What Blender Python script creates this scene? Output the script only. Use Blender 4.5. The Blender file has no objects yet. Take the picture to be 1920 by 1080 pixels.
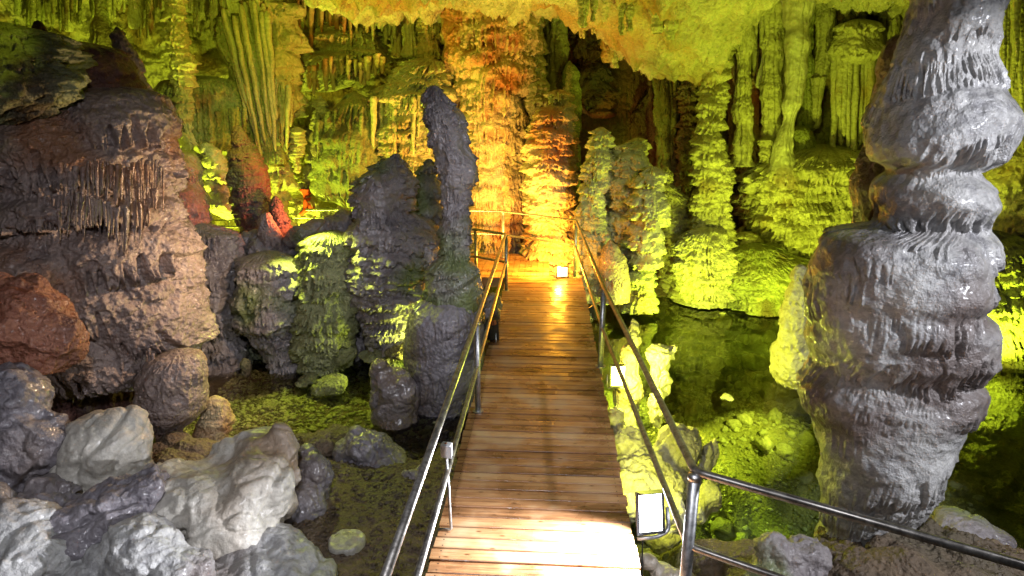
import bpy, math
import numpy as np
from mathutils import Vector, Matrix

# ------------------------------------------------------------------ camera, world, lights, exposure
scene = bpy.context.scene
COL = scene.collection
H = 2.95; F = 1150.0; PITCH = math.radians(15.6)
CP, SP = math.cos(PITCH), math.sin(PITCH)
cam_d = bpy.data.cameras.new('camera'); cam = bpy.data.objects.new('camera', cam_d); COL.objects.link(cam)
cam.location = (0, 0, H); cam.rotation_euler = (math.pi/2 - PITCH, 0, 0)
cam_d.sensor_width = 36; cam_d.lens = 36*F/1920; cam_d.clip_start = .05; cam_d.clip_end = 200
scene.camera = cam
w = bpy.data.worlds.new('World'); scene.world = w; w.use_nodes = True
bg = w.node_tree.nodes['Background']; bg.inputs[0].default_value = (.55, .62, .8, 1); bg.inputs[1].default_value = .008
scene.view_settings.view_transform = 'Standard'; scene.view_settings.look = 'None'
scene.view_settings.exposure = 0.0; scene.view_settings.gamma = 1

def unit(px, py):
    """direction through a pixel of the photograph, per metre of forward distance"""
    u, v = px-960, py-540
    f = F*CP - v*SP; d = F*SP + v*CP
    return u/f, -d/f, f
def at(px, py, Y):
    dx, dz, f = unit(px, py); return (dx*Y, Y, H+dz*Y)
def on(px, py, z):
    dx, dz, f = unit(px, py); Y = (z-H)/dz; return (dx*Y, Y, z)

YG = (.80, 1.0, .05); COOL = (.90, .92, 1.0); ORG = (1.0, .45, .04); WARM = (1.0, .55, .09); REDL = (1.0, .19, .06)
def lamp(name, loc, col, power, radius=.06, target=None, cone=150, blend=.6):
    d = bpy.data.lights.new(name, 'SPOT' if target else 'POINT')
    d.energy = power; d.color = col; d.shadow_soft_size = radius
    o = bpy.data.objects.new(name, d); COL.objects.link(o); o.location = loc
    if target:
        d.spot_size = math.radians(cone); d.spot_blend = blend
        v = Vector(target)-Vector(loc); o.rotation_euler = v.to_track_quat('-Z', 'Y').to_euler()
    return o
# lamps whose glass the photograph shows
lamp('white_floodlight_light', (1.00, 3.78, .38), COOL, 1500, .05, (.2, 2.9, -.1), 150, 1)
lamp('green_floodlight_light', (1.36, 6.86, -.13), (.92, 1, .10), 120, .05)
lamp('green_floodlight_light', (1.36, 6.86, .02), (.95, 1, .10), 520, .05, (3.4, 8.4, -1.6), 140, 1)
lamp('orange_floodlight_light', (.88, 11.42, .5), ORG, 900, .06, (-.8, 13.2, -.1), 165)
# mostly unseen lamps: inferred from the lit rock, with added fills marked
lamp('unseen_cool_light', (5.6, 1.4, 3.6), COOL, 1150, .10, (3.0, 4.8, 1.2), 66, .5)
lamp('unseen_cool_light', (1.6, .5, 4.2), COOL, 170, .10, (2.7, 4.6, 1.2), 62, .6)
lamp('unseen_cool_light', (-.4, .6, 4.0), COOL, 600, .10, (-2.1, 5.2, -.3), 88)
lamp('yellow_wall_light', (-5.6, 14.9, -.4), YG, 800, .10)
lamp('yellow_wall_light', (-6.0, 11.2, -.3), YG, 1300, .06, (-5.2, 15, 4), 160)
lamp('yellow_wall_light', (-2.9, 12.2, -.4), YG, 1100, .06, (-2.5, 15, 3.6), 160)
lamp('yellow_wall_light', (2.9, 11.0, -.7), YG, 330, .06, (2.4, 14, 2.4), 160)
lamp('yellow_wall_light', (4.7, 9.6, -.5), YG, 700, .06, (5.6, 14, 3.0), 165)
lamp('yellow_wall_light', (7.4, 8.6, -.6), YG, 380, .06, (8.4, 10.6, 2.0), 160)
lamp('yellow_wall_light', (3.2, 7.6, 3.6), YG, 140, .10, (3.6, 13, 2.6), 110)
lamp('yellow_wall_light', (-3.4, 9.0, 3.7), YG, 340, .10, (-4.4, 14, 2.9), 120)
lamp('warm_column_light', (-.1, 11.8, .5), WARM, 480, .06, (-.2, 15, 3.9), 110)
lamp('added_boulder_fill', (1.18, 5.0, -.3), (.95, 1, .10), 70, .05, (1.9, 6.3, -.8), 140)  # added fill hidden under the deck edge, brightens the split boulder
lamp('warm_column_light', (-1.2, 11.9, .5), WARM, 420, .06, (-.5, 15, 3.6), 120)  # extra unseen fill added for the left half of the huge column
lamp('added_pool_fill', (3.85, 6.2, .5), (.85, 1, .10), 600, .06, (2.2, 8.6, -1.3), 84, 1)  # added lamp hidden behind the grey column, lifts the pool bed
lamp('added_pool_fill', (1.02, 8.4, -.28), (.85, 1, .10), 420, .05, (3.2, 8.6, -1.3), 120, 1)  # added lamp out of sight under the deck, brightens the pool stones
lamp('orange_floodlight_light', (.88, 11.16, .26), (1, .42, .03), 170, .05)
lamp('unseen_cool_light', (.3, 2.0, 4.3), COOL, 170, .08, (-.95, 8.0, 1.2), 38, .6)  # added overhead spot, only lightens the tall thin stalagmite
lamp('green_ledge_light', (-3.9, 5.0, 4.4), YG, 60, .06, (-6.0, 6.6, 3.3), 50)
lamp('green_pool_light', (-3.0, 8.9, 1.6), (.85, 1, .12), 240, .06, (-2.4, 7.9, -1), 110)
lamp('added_pool_fill', (1.12, 10.2, -.3), (.85, 1, .10), 260, .05, (3.6, 10.0, -1.3), 120, 1)  # added lamp under the far deck, brightens the back of the pool bed
lamp('green_pool_light', (-1.35, 8.7, -.5), (.85, 1, .12), 90, .06, (-3.4, 9.0, .2), 150)
lamp('warm_rock_light', (-2.5, 7.2, 1.5), (1, .68, .42), 200, .06, (-4.6, 6.6, 1.0), 150)
lamp('red_rock_light', (-3.3, 9.85, 1.5), REDL, 120, .04, (-4.6, 10.4, 1.4), 120)
lamp('red_rock_light', (-4.3, 5.5, -.9), REDL, 26, .05)
lamp('red_recess_light', (2.0, 16.6, .4), REDL, 30, .08)
scene.cycles.max_bounces = 6; scene.cycles.diffuse_bounces = 2; scene.cycles.transparent_max_bounces = 6

# ------------------------------------------------------------------ noise in numpy
def _h(i, j, k, s):
    n = (i.astype(np.int64)*73856093) ^ (j.astype(np.int64)*19349663) ^ (k.astype(np.int64)*83492791) ^ (s*2654435761 & 0x7fffffff)
    n = (n ^ (n >> 13)) * 1274126177 & 0x7fffffff
    n = (n ^ (n >> 16)) * 668265263 & 0x7fffffff
    return (n ^ (n >> 15)) & 0xffffff
def rnd(i, j, s):
    return _h(i, j, i*0+s, s+11)/float(0xffffff)
_rs = np.random.RandomState(5); _g = _rs.normal(size=(256, 3)); _g /= np.linalg.norm(_g, axis=1)[:, None]; _g = _g.astype(np.float32)
def noise(x, y, z, s=0):
    x = np.asarray(x, np.float32); y = np.asarray(y, np.float32)+np.zeros_like(x); z = np.asarray(z, np.float32)+np.zeros_like(x)
    xi, yi, zi = np.floor(x), np.floor(y), np.floor(z)
    fx, fy, fz = x-xi, y-yi, z-zi
    xi, yi, zi = xi.astype(np.int64), yi.astype(np.int64), zi.astype(np.int64)
    u, v, w_ = [t*t*t*(t*(t*6-15)+10) for t in (fx, fy, fz)]
    out = 0
    for a in (0, 1):
        for b in (0, 1):
            for c in (0, 1):
                g = _g[_h(xi+a, yi+b, zi+c, s) & 255]
                d = g[..., 0]*(fx-a)+g[..., 1]*(fy-b)+g[..., 2]*(fz-c)
                out = out + d*(u if a else 1-u)*(v if b else 1-v)*(w_ if c else 1-w_)
    return out*1.6
def fbm(x, y, z, s=0, o=4, gain=.5, ridged=False):
    t = 0; a = 1.
    for k in range(o):
        n = noise(x*2**k, y*2**k, z*2**k, s+k*7)
        t = t + a*((1-2*np.abs(n)) if ridged else n); a *= gain
    return t
def sstep(a, b, x):
    t = np.clip((x-a)/(b-a), 0, 1); return t*t*(3-2*t)

def drips(D, T, seed):
    """irregular, vertical drip ridges: 1 on a ridge, 0 between"""
    n = noise(D*.75, T*.10, 0*D+seed*.37, seed)+.35*noise(D*1.9, T*.22, 0*D+seed*.71, seed+1)
    return np.clip(1-np.abs(n)*2.3, 0, 1)
def scales(S, T, seed, w_=.8, L=1.15, drip=.4, freq=6, ridge=.3, D=None):
    """overlapping flowstone shingles: rounded tops, fringed undercut bottoms"""
    h = np.zeros_like(S)
    if D is None: D = S*freq
    rg = drips(D, T, seed); dn = 1-rg
    j0 = np.floor(T)
    for dj in (0, 1, 2):
        j = j0+dj; par = np.mod(j, 2)*.5
        i0 = np.floor(S-par)
        for di in (-1, 0, 1):
            i = i0+di
            a = [rnd(i, j, seed+q*31) for q in range(5)]
            cu = i+.5+par+(a[0]-.5)*.7; ct = j+.5+(a[1]-.5)*.8
            ww = w_*(.6+.8*a[2]); LL = L*(.6+.8*a[3])
            du = (S-cu)/ww
            q = (ct-.30*du*du-T)/LL
            qb = 1-drip*dn*(1-.5*du*du)-.25*du*du
            dome = np.sqrt(np.clip(1-du*du, 0, 1))
            up = np.clip(q/.38, 0, 1); pr = np.sqrt(up*(2-up))
            lo = np.clip((qb-q)/.10, 0, 1); lo = lo*(2-lo)
            val = dome**.5*pr*(.55+.45*np.clip(q, 0, 1))*lo*(.5+.7*a[4])
            val = val*(1+ridge*(rg-.55)*np.clip(q*1.8-.5, 0, 1))
            h = np.maximum(h, val)
    return h

# ------------------------------------------------------------------ mesh helpers
def link(name, verts, faces_flat, nper, mat, parent=None, loc=(0, 0, 0), smooth=True):
    me = bpy.data.meshes.new(name)
    v = np.asarray(verts, np.float32)-np.asarray(loc, np.float32)
    me.vertices.add(len(v)); me.vertices.foreach_set('co', v.ravel())
    f = np.asarray(faces_flat, np.int32).ravel(); n = len(f)//nper
    me.loops.add(len(f)); me.loops.foreach_set('vertex_index', f)
    me.polygons.add(n); me.polygons.foreach_set('loop_start', np.arange(n, dtype=np.int32)*nper)
    if smooth: me.polygons.foreach_set('use_smooth', np.ones(n, bool))
    me.update(calc_edges=True); me.validate()
    me.materials.append(mat)
    o = bpy.data.objects.new(name, me); COL.objects.link(o); o.location = loc
    if parent: o.parent = parent
    return o
def pylink(name, verts, faces, mat, parent=None, loc=(0, 0, 0), smooth=False):
    me = bpy.data.meshes.new(name)
    me.from_pydata([tuple(np.subtract(v, loc)) for v in verts], [], faces); me.update()
    if smooth:
        for p in me.polygons: p.use_smooth = True
    me.materials.append(mat)
    o = bpy.data.objects.new(name, me); COL.objects.link(o); o.location = loc
    if parent: o.parent = parent
    return o
def tag(o, label=None, cat=None, group=None, kind=None):
    if label: o['label'] = label
    if cat: o['category'] = cat
    if group: o['group'] = group
    if kind: o['kind'] = kind
    return o
def empty(name, loc, label, cat, group=None):
    o = bpy.data.objects.new(name, None); COL.objects.link(o); o.location = loc; o.empty_display_size = .1
    return tag(o, label, cat, group)
def gridfaces(nr, nc, wrap=False):
    r = np.arange(nr-1)[:, None]; c = np.arange(nc if wrap else nc-1)[None, :]
    c2 = (c+1) % nc
    return np.stack([r*nc+c, r*nc+c2, (r+1)*nc+c2, (r+1)*nc+c], -1).reshape(-1, 4)

# ------------------------------------------------------------------ materials
def nt(name):
    m = bpy.data.materials.new(name); m.use_nodes = True
    return m, m.node_tree.nodes, m.node_tree.links, m.node_tree.nodes['Principled BSDF']
def rock(name, c1, c2, c3=None, rough=.55, bump=.5, scale=1., amt=.5, wet=0., pit=1.):
    m, N, L, B = nt(name)
    geo = N.new('ShaderNodeNewGeometry')
    def tex(kind, sc, det=4, **k):
        t = N.new(kind); t.inputs['Scale'].default_value = sc
        if 'Detail' in t.inputs: t.inputs['Detail'].default_value = det
        L.new(geo.outputs['Position'], t.inputs['Vector']); return t
    n1 = tex('ShaderNodeTexNoise', 1.7*scale, 6); n2 = tex('ShaderNodeTexNoise', 14*scale, 8); n3 = tex('ShaderNodeTexNoise', .75*scale, 5)
    r1 = N.new('ShaderNodeValToRGB'); r1.color_ramp.elements[0].position = .38; r1.color_ramp.elements[1].position = .62
    r1.color_ramp.elements[0].color = (*c1, 1); r1.color_ramp.elements[1].color = (*c2, 1)
    mx0 = N.new('ShaderNodeMath'); mx0.operation = 'MULTIPLY_ADD'; mx0.inputs[1].default_value = .45; L.new(n2.outputs['Fac'], mx0.inputs[0])
    mul = N.new('ShaderNodeMath'); mul.operation = 'MULTIPLY'; mul.inputs[1].default_value = .55; L.new(n1.outputs['Fac'], mul.inputs[0]); L.new(mul.outputs[0], mx0.inputs[2])
    L.new(mx0.outputs[0], r1.inputs[0])
    colout = r1.outputs[0]
    if c3:
        r2 = N.new('ShaderNodeValToRGB'); r2.color_ramp.elements[0].position = .62-.25*amt; r2.color_ramp.elements[1].position = .74-.25*amt
        L.new(n3.outputs['Fac'], r2.inputs[0])
        mm = N.new('ShaderNodeMix'); mm.data_type = 'RGBA'; L.new(r2.outputs[0], mm.inputs[0]); L.new(colout, mm.inputs[6]); mm.inputs[7].default_value = (*c3, 1)
        colout = mm.outputs[2]
    # dark mineral specks
    n4 = tex('ShaderNodeTexNoise', 38*scale, 3); r4 = N.new('ShaderNodeValToRGB'); r4.color_ramp.elements[0].position = .36; r4.color_ramp.elements[1].position = .5
    r4.color_ramp.elements[0].color = (.45, .42, .4, 1); L.new(n4.outputs['Fac'], r4.inputs[0])
    m4 = N.new('ShaderNodeMix'); m4.data_type = 'RGBA'; m4.blend_type = 'MULTIPLY'; m4.inputs[0].default_value = .22
    L.new(colout, m4.inputs[6]); L.new(r4.outputs[0], m4.inputs[7]); L.new(m4.outputs[2], B.inputs['Base Color'])
    mr = N.new('ShaderNodeMapRange'); mr.inputs[3].default_value = max(.08, rough-.18); mr.inputs[4].default_value = min(1, rough+.18)
    mr.inputs[1].default_value = .35; mr.inputs[2].default_value = .65
    L.new(n1.outputs['Fac'], mr.inputs[0]); L.new(mr.outputs[0], B.inputs['Roughness'])
    vo = tex('ShaderNodeTexVoronoi', 22*scale*pit, 0); vo.feature = 'SMOOTH_F1'
    nf = tex('ShaderNodeTexNoise', 60*scale, 6)
    ad = N.new('ShaderNodeMath'); ad.operation = 'MULTIPLY_ADD'; ad.inputs[1].default_value = .5
    L.new(nf.outputs['Fac'], ad.inputs[0]); L.new(vo.outputs['Distance'], ad.inputs[2])
    ad2 = N.new('ShaderNodeMath'); ad2.operation = 'ADD'; L.new(ad.outputs[0], ad2.inputs[0]); L.new(n2.outputs['Fac'], ad2.inputs[1])
    bp = N.new('ShaderNodeBump'); bp.inputs['Strength'].default_value = bump; bp.inputs['Distance'].default_value = .045/scale
    L.new(ad2.outputs[0], bp.inputs['Height']); L.new(bp.outputs[0], B.inputs['Normal'])
    if wet:
        B.inputs['Coat Weight'].default_value = wet; B.inputs['Coat Roughness'].default_value = .2
    return m
LIME = rock('limestone', (.30, .27, .16), (.50, .46, .30), (.28, .19, .09), .6, .55, 1, .08)
LIMO = rock('ochre_limestone', (.34, .25, .14), (.52, .42, .26), (.36, .14, .05), .55, .5, 1, .45)
LIMG = rock('mossy_limestone', (.19, .20, .09), (.34, .34, .17), (.12, .09, .05), .6, .8, 1.2, .38)
DARK = rock('dark_flowstone', (.18, .155, .165), (.33, .295, .29), (.17, .20, .08), .42, .6, 1.1, .38, .25)
BRWN = rock('brown_flowstone', (.20, .15, .14), (.38, .29, .25), (.28, .14, .08), .45, .75, 1.2, .38, .25)
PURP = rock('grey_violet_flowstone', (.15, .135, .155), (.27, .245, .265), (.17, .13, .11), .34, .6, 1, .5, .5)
GREY = rock('wet_grey_flowstone', (.24, .235, .24), (.52, .51, .49), (.17, .14, .13), .40, .6, 1, .55, .25, .7)
PALE = rock('pale_grey_flowstone', (.36, .335, .29), (.60, .56, .49), (.26, .19, .13), .45, .38, 1, .34, .2, .7)
REDR = rock('rust_red_rock', (.24, .075, .04), (.42, .19, .12), (.13, .07, .06), .5, .9, 1.3, .4, .15)
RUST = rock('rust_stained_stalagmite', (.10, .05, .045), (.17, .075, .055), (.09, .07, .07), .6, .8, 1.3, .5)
SOIL = rock('cave_floor', (.085, .06, .04), (.19, .135, .085), (.12, .095, .06), .6, .9, 1.3, .45)
BEDM = rock('pool_bed', (.16, .15, .05), (.36, .33, .12), (.09, .09, .03), .8, 1.0, 1.5, .4)
STON = rock('pool_stone', (.28, .27, .13), (.46, .44, .22), (.2, .2, .08), .6, .5, 2, .4)
WALL = rock('cave_wall', (.27, .24, .15), (.42, .38, .24), (.20, .12, .06), .62, .7, .9, .42)
CEIL = rock('cave_ceiling', (.30, .27, .18), (.50, .46, .33), (.34, .20, .09), .7, .8, .8, .45)

# ------------------------------------------------------------------ formation builders
def prof(rows, Y, n_z, A):
    P = []
    for py, xl, xr in rows:
        dx, dz, f = unit((xl+xr)/2, py); s = Y/f
        P.append((H+dz*Y, dx*Y, (xr-xl)/2*s))
    P = np.array(sorted(P)); z = np.linspace(P[0, 0], P[-1, 0], n_z)
    xc = np.interp(z, P[:, 0], P[:, 1]); r = np.interp(z, P[:, 0], P[:, 2])
    k = max(1, n_z//120); ker = np.hanning(2*k+3)[1:-1]; ker /= ker.sum()
    sm = lambda a: np.convolve(np.pad(a, len(ker)//2, mode='edge'), ker, 'valid')[:n_z]
    return z, sm(xc), sm(r)
def formation(name, label, cat, Y, rows, mat, cw=.35, ch=.3, A=.08, drip=.4, freq=6, ridge=.35, L=1.15, w_=.8,
              rough=.02, rs=3., big=.05, flute=0., ff=9, depth=1., seed=0, res=.016, lumps=(), cap=True, group=None, hang=False, base_drop=.25, inset=.5, tilt=0, fine=.45, lf=18, ldrip=.34):
    if Y > 11: A *= 1.55; big = max(big, .09 if 'draped' not in name else .2)
    zmin = min(H+unit(960, r[0])[1]*Y for r in rows); zmax = max(H+unit(960, r[0])[1]*Y for r in rows)
    n_z = int(min(900, max(60, (zmax-zmin)/res)))
    z, xc, r = prof(rows, Y, n_z, A)
    if not hang and base_drop:          # carry the foot on down into the ground
        ex = int(base_drop/res); dz_ = z[1]-z[0]
        z = np.concatenate([z[0]-dz_*np.arange(ex, 0, -1), z]); xc = np.concatenate([np.full(ex, xc[0]), xc]); r = np.concatenate([np.full(ex, r[0]), r])
    r = np.maximum(r-inset*A, r*.45)
    rm = float(r.mean()); n_t = int(min(900, max(72, 2*math.pi*rm/res)))
    # denser towards the viewer
    t = np.linspace(-math.pi, math.pi, n_t, endpoint=False); th = t + .45*np.sin(t)*-1
    th = th-math.pi/2
    TH, Z = np.meshgrid(th, z); Rr = np.repeat(r[:, None], n_t, 1); XC = np.repeat(xc[:, None], n_t, 1)
    arc = (TH+math.pi/2)*rm
    # round off the ends
    if cap:
        e = np.clip((z[-1]-z)/max(.02, .8*r[-1]), 0, 1); Rr = Rr*np.sqrt(1-(1-e)**2)[:, None]
    if hang:
        e = np.clip((z-z[0])/max(.02, .8*r[0]), 0, 1); Rr = Rr*np.sqrt(np.clip(1-(1-e)**2, .0, 1))[:, None]
    ct, st = np.cos(TH), np.sin(TH)
    X = XC+Rr*ct; Yy = Y+Rr*st*depth
    S = arc/cw + .35*noise(X/cw*.6, Yy/cw*.6, Z/ch*.4, seed+3); T = Z/ch + .45*noise(X/cw*.5, Yy/cw*.5, Z/ch*.25, seed+5) + tilt*arc/ch
    D = (arc+.02*noise(X*3, Yy*3, Z*3, seed+6))/cw*freq+seed*7.7
    d = A*scales(S+seed*3.7, T+seed*1.3, seed, w_, L, drip, freq, ridge, D) if A else 0*X
    if A and fine: d = d+fine*A*scales(S*2.6+9, T*2.3+5, seed+50, w_, L, drip, freq, ridge, D*1.3)
    if flute and cat != 'drapery' or 'organ' in name:
        tt = arc/rm*ff/6.28+.3*noise(arc/rm*2, Z*.8, 0*S, seed+8); fr = np.abs(np.mod(tt, 1)-.5)*2
        d = d+flute*np.sqrt(np.clip(1-fr*fr, 0, 1))
    elif flute:
        DD = (arc+.03*noise(X*2, Yy*2, Z*1.2, seed+8))/rm*ff/6.28
        d = d+flute*(1.1*drips(DD*1.3, Z*1.2, seed+9)+.5*drips(DD*3+5, Z*2, seed+10)-.3)+.8*flute*scales(S*1.5, T*.6, seed+12, .8, 1.3, .4, freq, .3, DD*2)
    for (px, pt, pb, hw, amp) in lumps:
        tx, _, tz = at(px, pt, Y); bz = at(px, pb, Y)[2]; hwm = hw*Y/unit(px, pt)[2]
        du = (X-tx)/hwm; q = (tz-.3*hwm*du*du-Z)/(tz-bz)
        rg = drips(X*lf, Z*2.5, seed+2); dn = 1-rg
        dome = np.sqrt(np.clip(1-du*du, 0, 1)); up = np.clip(q/.5, 0, 1)
        lo = sstep(0, .16, 1-ldrip*dn*(.6+.8*noise(X*2.2, 0*X, 0*X+px, seed))-q)
        v = amp*dome*np.sqrt(up*(2-up))*lo*(1+ridge*(rg-.6)*np.clip(q*1.8-.8, 0, 1))*(st < .15)
        d = np.maximum(d, v)
    if big: d = d+big*fbm(X*1.1, Yy*1.1, Z*1.3, seed+20, 3)
    if rough: d = d+rough*fbm(X*rs, Yy*rs, Z*rs, seed+30, 4, .55)
    fade = np.ones_like(z)
    if cap: fade = np.minimum(fade, np.clip((z[-1]-z)/.1, .25, 1))
    d = d*fade[:, None]
    X = X+d*ct; Yy = Yy+d*st
    Z = Z - .25*np.clip(d, 0, .2)*0
    V = np.stack([X, Yy, Z], -1).reshape(-1, 3)
    nz = len(z); Fc = gridfaces(nz, n_t, True)
    top = len(V); V = np.vstack([V, [[xc[-1], Y, z[-1]+.004]], [[xc[0], Y, z[0]-.004]]])
    i = np.arange(n_t); b = (nz-1)*n_t
    tr = np.stack([b+i, b+(i+1) % n_t, np.full(n_t, top), np.full(n_t, top)], -1)
    # caps as small quads (degenerate ones avoided by triangles in a second pass)
    me_faces = Fc
    o = link(name, V, me_faces, 4, mat, loc=(float(xc[0]), Y, float(z[0])))
    return tag(o, label, cat, group)

def curtain(name, label, cat, Y, x0, x1, pt, pb, n, mat, lean=0, rpx=(4, 8), dy=.12, ragged=.4, arch=0, seed=0, parent=None, taper=.35, pow_=1., group=None, fan=0):
    """a row of grown-together stalactites of uneven length, one mesh"""
    r = np.random.RandomState(seed+900); nt_, nz = 14, 46; VV, FF = [], []
    for k in range(n):
        u = (k+r.uniform(-.45, .45)+.5)/n; px = x0+(x1-x0)*u; e = abs(2*u-1)
        ptk = pt+arch*e*e; pbk = pb-(pb-pt)*ragged*r.rand()**pow_-arch*.6*e*e
        me_ = (pb-pt)*(.55*float(noise(np.array([u*2.6+seed*1.7]), 0, 0, seed)[0])+r.uniform(-.10, .10)); ptk += me_-.12*(pb-pt); pbk += me_
        if pbk < ptk+6: continue
        Yk = Y+r.uniform(-dy, dy)+(.10 if not parent else 0); rad = r.uniform(*rpx)
        A0 = np.array(at(px, ptk, Yk)); lx = lean+fan*(u-.5)
        A0[1] += 0; B0 = np.array(at(px+lx*(pbk-ptk)/max(1, pb-pt), pbk, Yk)); sc = Yk/unit(px, ptk)[2]
        t = np.linspace(0, 1, nz)[:, None]; th = np.linspace(0, 2*np.pi, nt_, endpoint=False)[None, :]
        prof_ = rad*sc*((1-t)**.8*(1-taper)+taper)*np.sqrt(np.clip((t+.02)/.06, 0, 1))*np.sqrt(np.clip((1.002-t)/.05, 0, 1))
        cx_ = A0[0]+(B0[0]-A0[0])*t; cz_ = A0[2]+(B0[2]-A0[2])*t; xx = cx_+0*th; zz_ = cz_+0*th
        rr = prof_*(1+.22*noise(np.cos(th)*1.3+k*3.1+0*t, np.sin(th)*1.3+0*t, zz_*3+seed, seed)+.16*noise(0*th+k*5.3+0*t, 0*zz_, zz_*9, seed+1)+.10*noise(np.cos(th)*4+k+0*t, np.sin(th)*4+0*t, zz_*14, seed+2))
        X = xx+rr*np.cos(th)+.03*noise(0*zz_+k*2.7, 0*zz_, zz_*2.2, seed+3); Z_ = zz_; Y_ = Yk+rr*np.sin(th)
        off = sum(len(q) for q in VV); VV.append(np.stack([X, Y_, Z_], -1).reshape(-1, 3)); FF.append(gridfaces(nz, nt_, True)[:, ::-1]+off)
    V = np.vstack(VV); loc = (0, 0, 0) if parent else tuple(V.mean(0)*[1, 1, 0]+[0, 0, V[:, 2].max()])
    if parent: V = V-np.array(parent.location)
    o = link(name, V, np.vstack(FF), 4, mat, parent, loc)
    return tag(o, label, cat, group) if cat else o

def blob(name, label, cat, balls, mat, vox=.04, rough=.03, rs=3., big=.06, smooth=6, seed=0, group=None, A=0, cw=.3, ch=.25, drip=.4, freq=5, kind=None, ridged=False, facet=0, crease=.045):
    """balls: (px, py, Y, half width px, half height px, depth ratio) merged into one lumpy body"""
    vs = []; fs = []; off = 0
    nu, nv = 24, 14
    u = np.linspace(0, 2*math.pi, nu, endpoint=False); v = np.linspace(.0, math.pi, nv)
    for (px, py, Y, rx, rz, dr) in balls:
        c = at(px, py, Y); s = Y/unit(px, py)[2]
        rx_, rz_, ry_ = rx*s, rz*s, rx*s*dr
        for j in range(1, nv-1):
            for i in range(nu):
                vs.append((c[0]+rx_*math.cos(u[i])*math.sin(v[j]), c[1]+ry_*math.sin(u[i])*math.sin(v[j]), c[2]+rz_*math.cos(v[j])))
        vs.append((c[0], c[1], c[2]+rz_)); vs.append((c[0], c[1], c[2]-rz_))
        m_ = nv-2; t = off+m_*nu; b = t+1
        for j in range(m_-1):
            for i in range(nu):
                i2 = (i+1) % nu; fs.append((off+j*nu+i2, off+j*nu+i, off+(j+1)*nu+i, off+(j+1)*nu+i2))
        for i in range(nu):
            i2 = (i+1) % nu; fs.append((t, off+i, off+i2)); fs.append((b, off+(m_-1)*nu+i2, off+(m_-1)*nu+i))
        off += m_*nu+2
    me = bpy.data.meshes.new('tmp'); me.from_pydata(vs, [], fs); o = bpy.data.objects.new('tmp', me); COL.objects.link(o)
    md = o.modifiers.new('r', 'REMESH'); md.mode = 'VOXEL'; md.voxel_size = vox
    if smooth:
        ms = o.modifiers.new('s', 'SMOOTH'); ms.iterations = smooth; ms.factor = .5
    sub = o.modifiers.new('d', 'SUBSURF'); sub.levels = 1; sub.render_levels = 1
    dg = bpy.context.evaluated_depsgraph_get(); me2 = bpy.data.meshes.new_from_object(o.evaluated_get(dg))
    bpy.data.objects.remove(o); bpy.data.meshes.remove(me)
    n = len(me2.vertices); P = np.empty(n*3, np.float32); me2.vertices.foreach_get('co', P); P = P.reshape(-1, 3)
    Nn = np.empty(n*3, np.float32); me2.vertices.foreach_get('normal', Nn); Nn = Nn.reshape(-1, 3)
    x, y, z = P.T
    d = big*fbm(x*1.6, y*1.6, z*1.6, seed+4, 2)+(.020 if mat is not PALE else .006)*fbm(x*2.7, y*2.7, z*2.7, seed+5, 4, .62, True)*(big > .035)+rough*fbm(x*rs, y*rs, z*rs, seed, 5, .5, ridged)
    if crease:
        wx = .25*noise(x*2, y*2, z*2, seed+60)
        for cs_, am in ((1.3, 1.), (3.1, .5), (7., .25)):
            n_ = np.abs(noise(x*cs_+wx, y*cs_-wx, z*cs_*1.2+wx, seed+61+int(cs_)))
            d = d-crease*am*np.clip(1-n_*6, 0, 1)**1.5
    if facet:
        d = d-facet*np.abs(noise(x*1.9, y*1.9, z*2.6, seed+9))**.6
    if A:
        S = (x+y*.6)/cw+.3*noise(x/cw*.5, y/cw*.5, z/ch*.4, 3); T = z/ch+.4*noise(x/cw*.5, y/cw*.5, z/ch*.2, 5)
        d = d+A*scales(S, T, seed, .8, 1.2, drip, freq, .4, (x+y*.6)/cw*freq)*np.clip(1.2-np.abs(Nn[:, 2]), 0, 1)
    P = P+Nn*d[:, None]; loc = np.array([x.mean(), y.mean(), z.min()])
    me2.vertices.foreach_set('co', (P-loc).astype(np.float32).ravel()); me2.polygons.foreach_set('use_smooth', np.ones(len(me2.polygons), bool)); me2.update()
    me2.name = name; me2.materials.clear(); me2.materials.append(mat)
    o = bpy.data.objects.new(name, me2); COL.objects.link(o); o.location = loc
    return tag(o, label, cat, group, kind)

# ------------------------------------------------------------------ ground, pool bed
WL = -.95
def gs(X, Y, cx, cy, sx, sy): return np.exp(-((X-cx)/sx)**2-((Y-cy)/sy)**2)
def ground_z(X, Y):
    z = -1.02 + .07*fbm(X*.7, Y*.7, 0*X, 91, 4) + .035*fbm(X*3, Y*3, 0*X, 92, 3)
    right = sstep(.4, 1.3, X)
    z = z - right*sstep(3.6, 5.0, Y)*.35
    z = z - 1.0*gs(X, Y, 2.8, 6.0, .75, .65)*right           # deep dark hollow beside the lit boulder
    z = z - .3*gs(X, Y, 3.6, 10.5, 2.2, 1.6)*right
    z = z + .30*gs(X, Y, 2.9, 8.0, 1.3, 1.3)*right + .09*fbm(X*2.2, Y*2.2, 0*X, 97, 3)*right
    z = z + .34*gs(X, Y, 2.0, 4.9, .7, .5)
    z = z + .75*gs(X, Y, 3.1, 4.1, 1.25, .75)               # bank the big column stands on
    z = z + .25*sstep(7.0, 5.8, Y)*sstep(.2, -.6, X)         # dry floor on the left, near
    z = z + .8*sstep(12.6, 14.0, Y+.15*np.abs(X-3))*sstep(-9, 0, X-Y*.1)
    z = z + .25*sstep(9.6, 11, Y)*sstep(.2, -1.5, X)
    z = z + .25*sstep(4.5, 2.5, Y)
    z = z - .10*gs(X, Y, -2.4, 8.6, .8, .9)
    return z
gx = np.arange(-13, 13.01, .055); gy = np.arange(-3, 24, .055)
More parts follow.
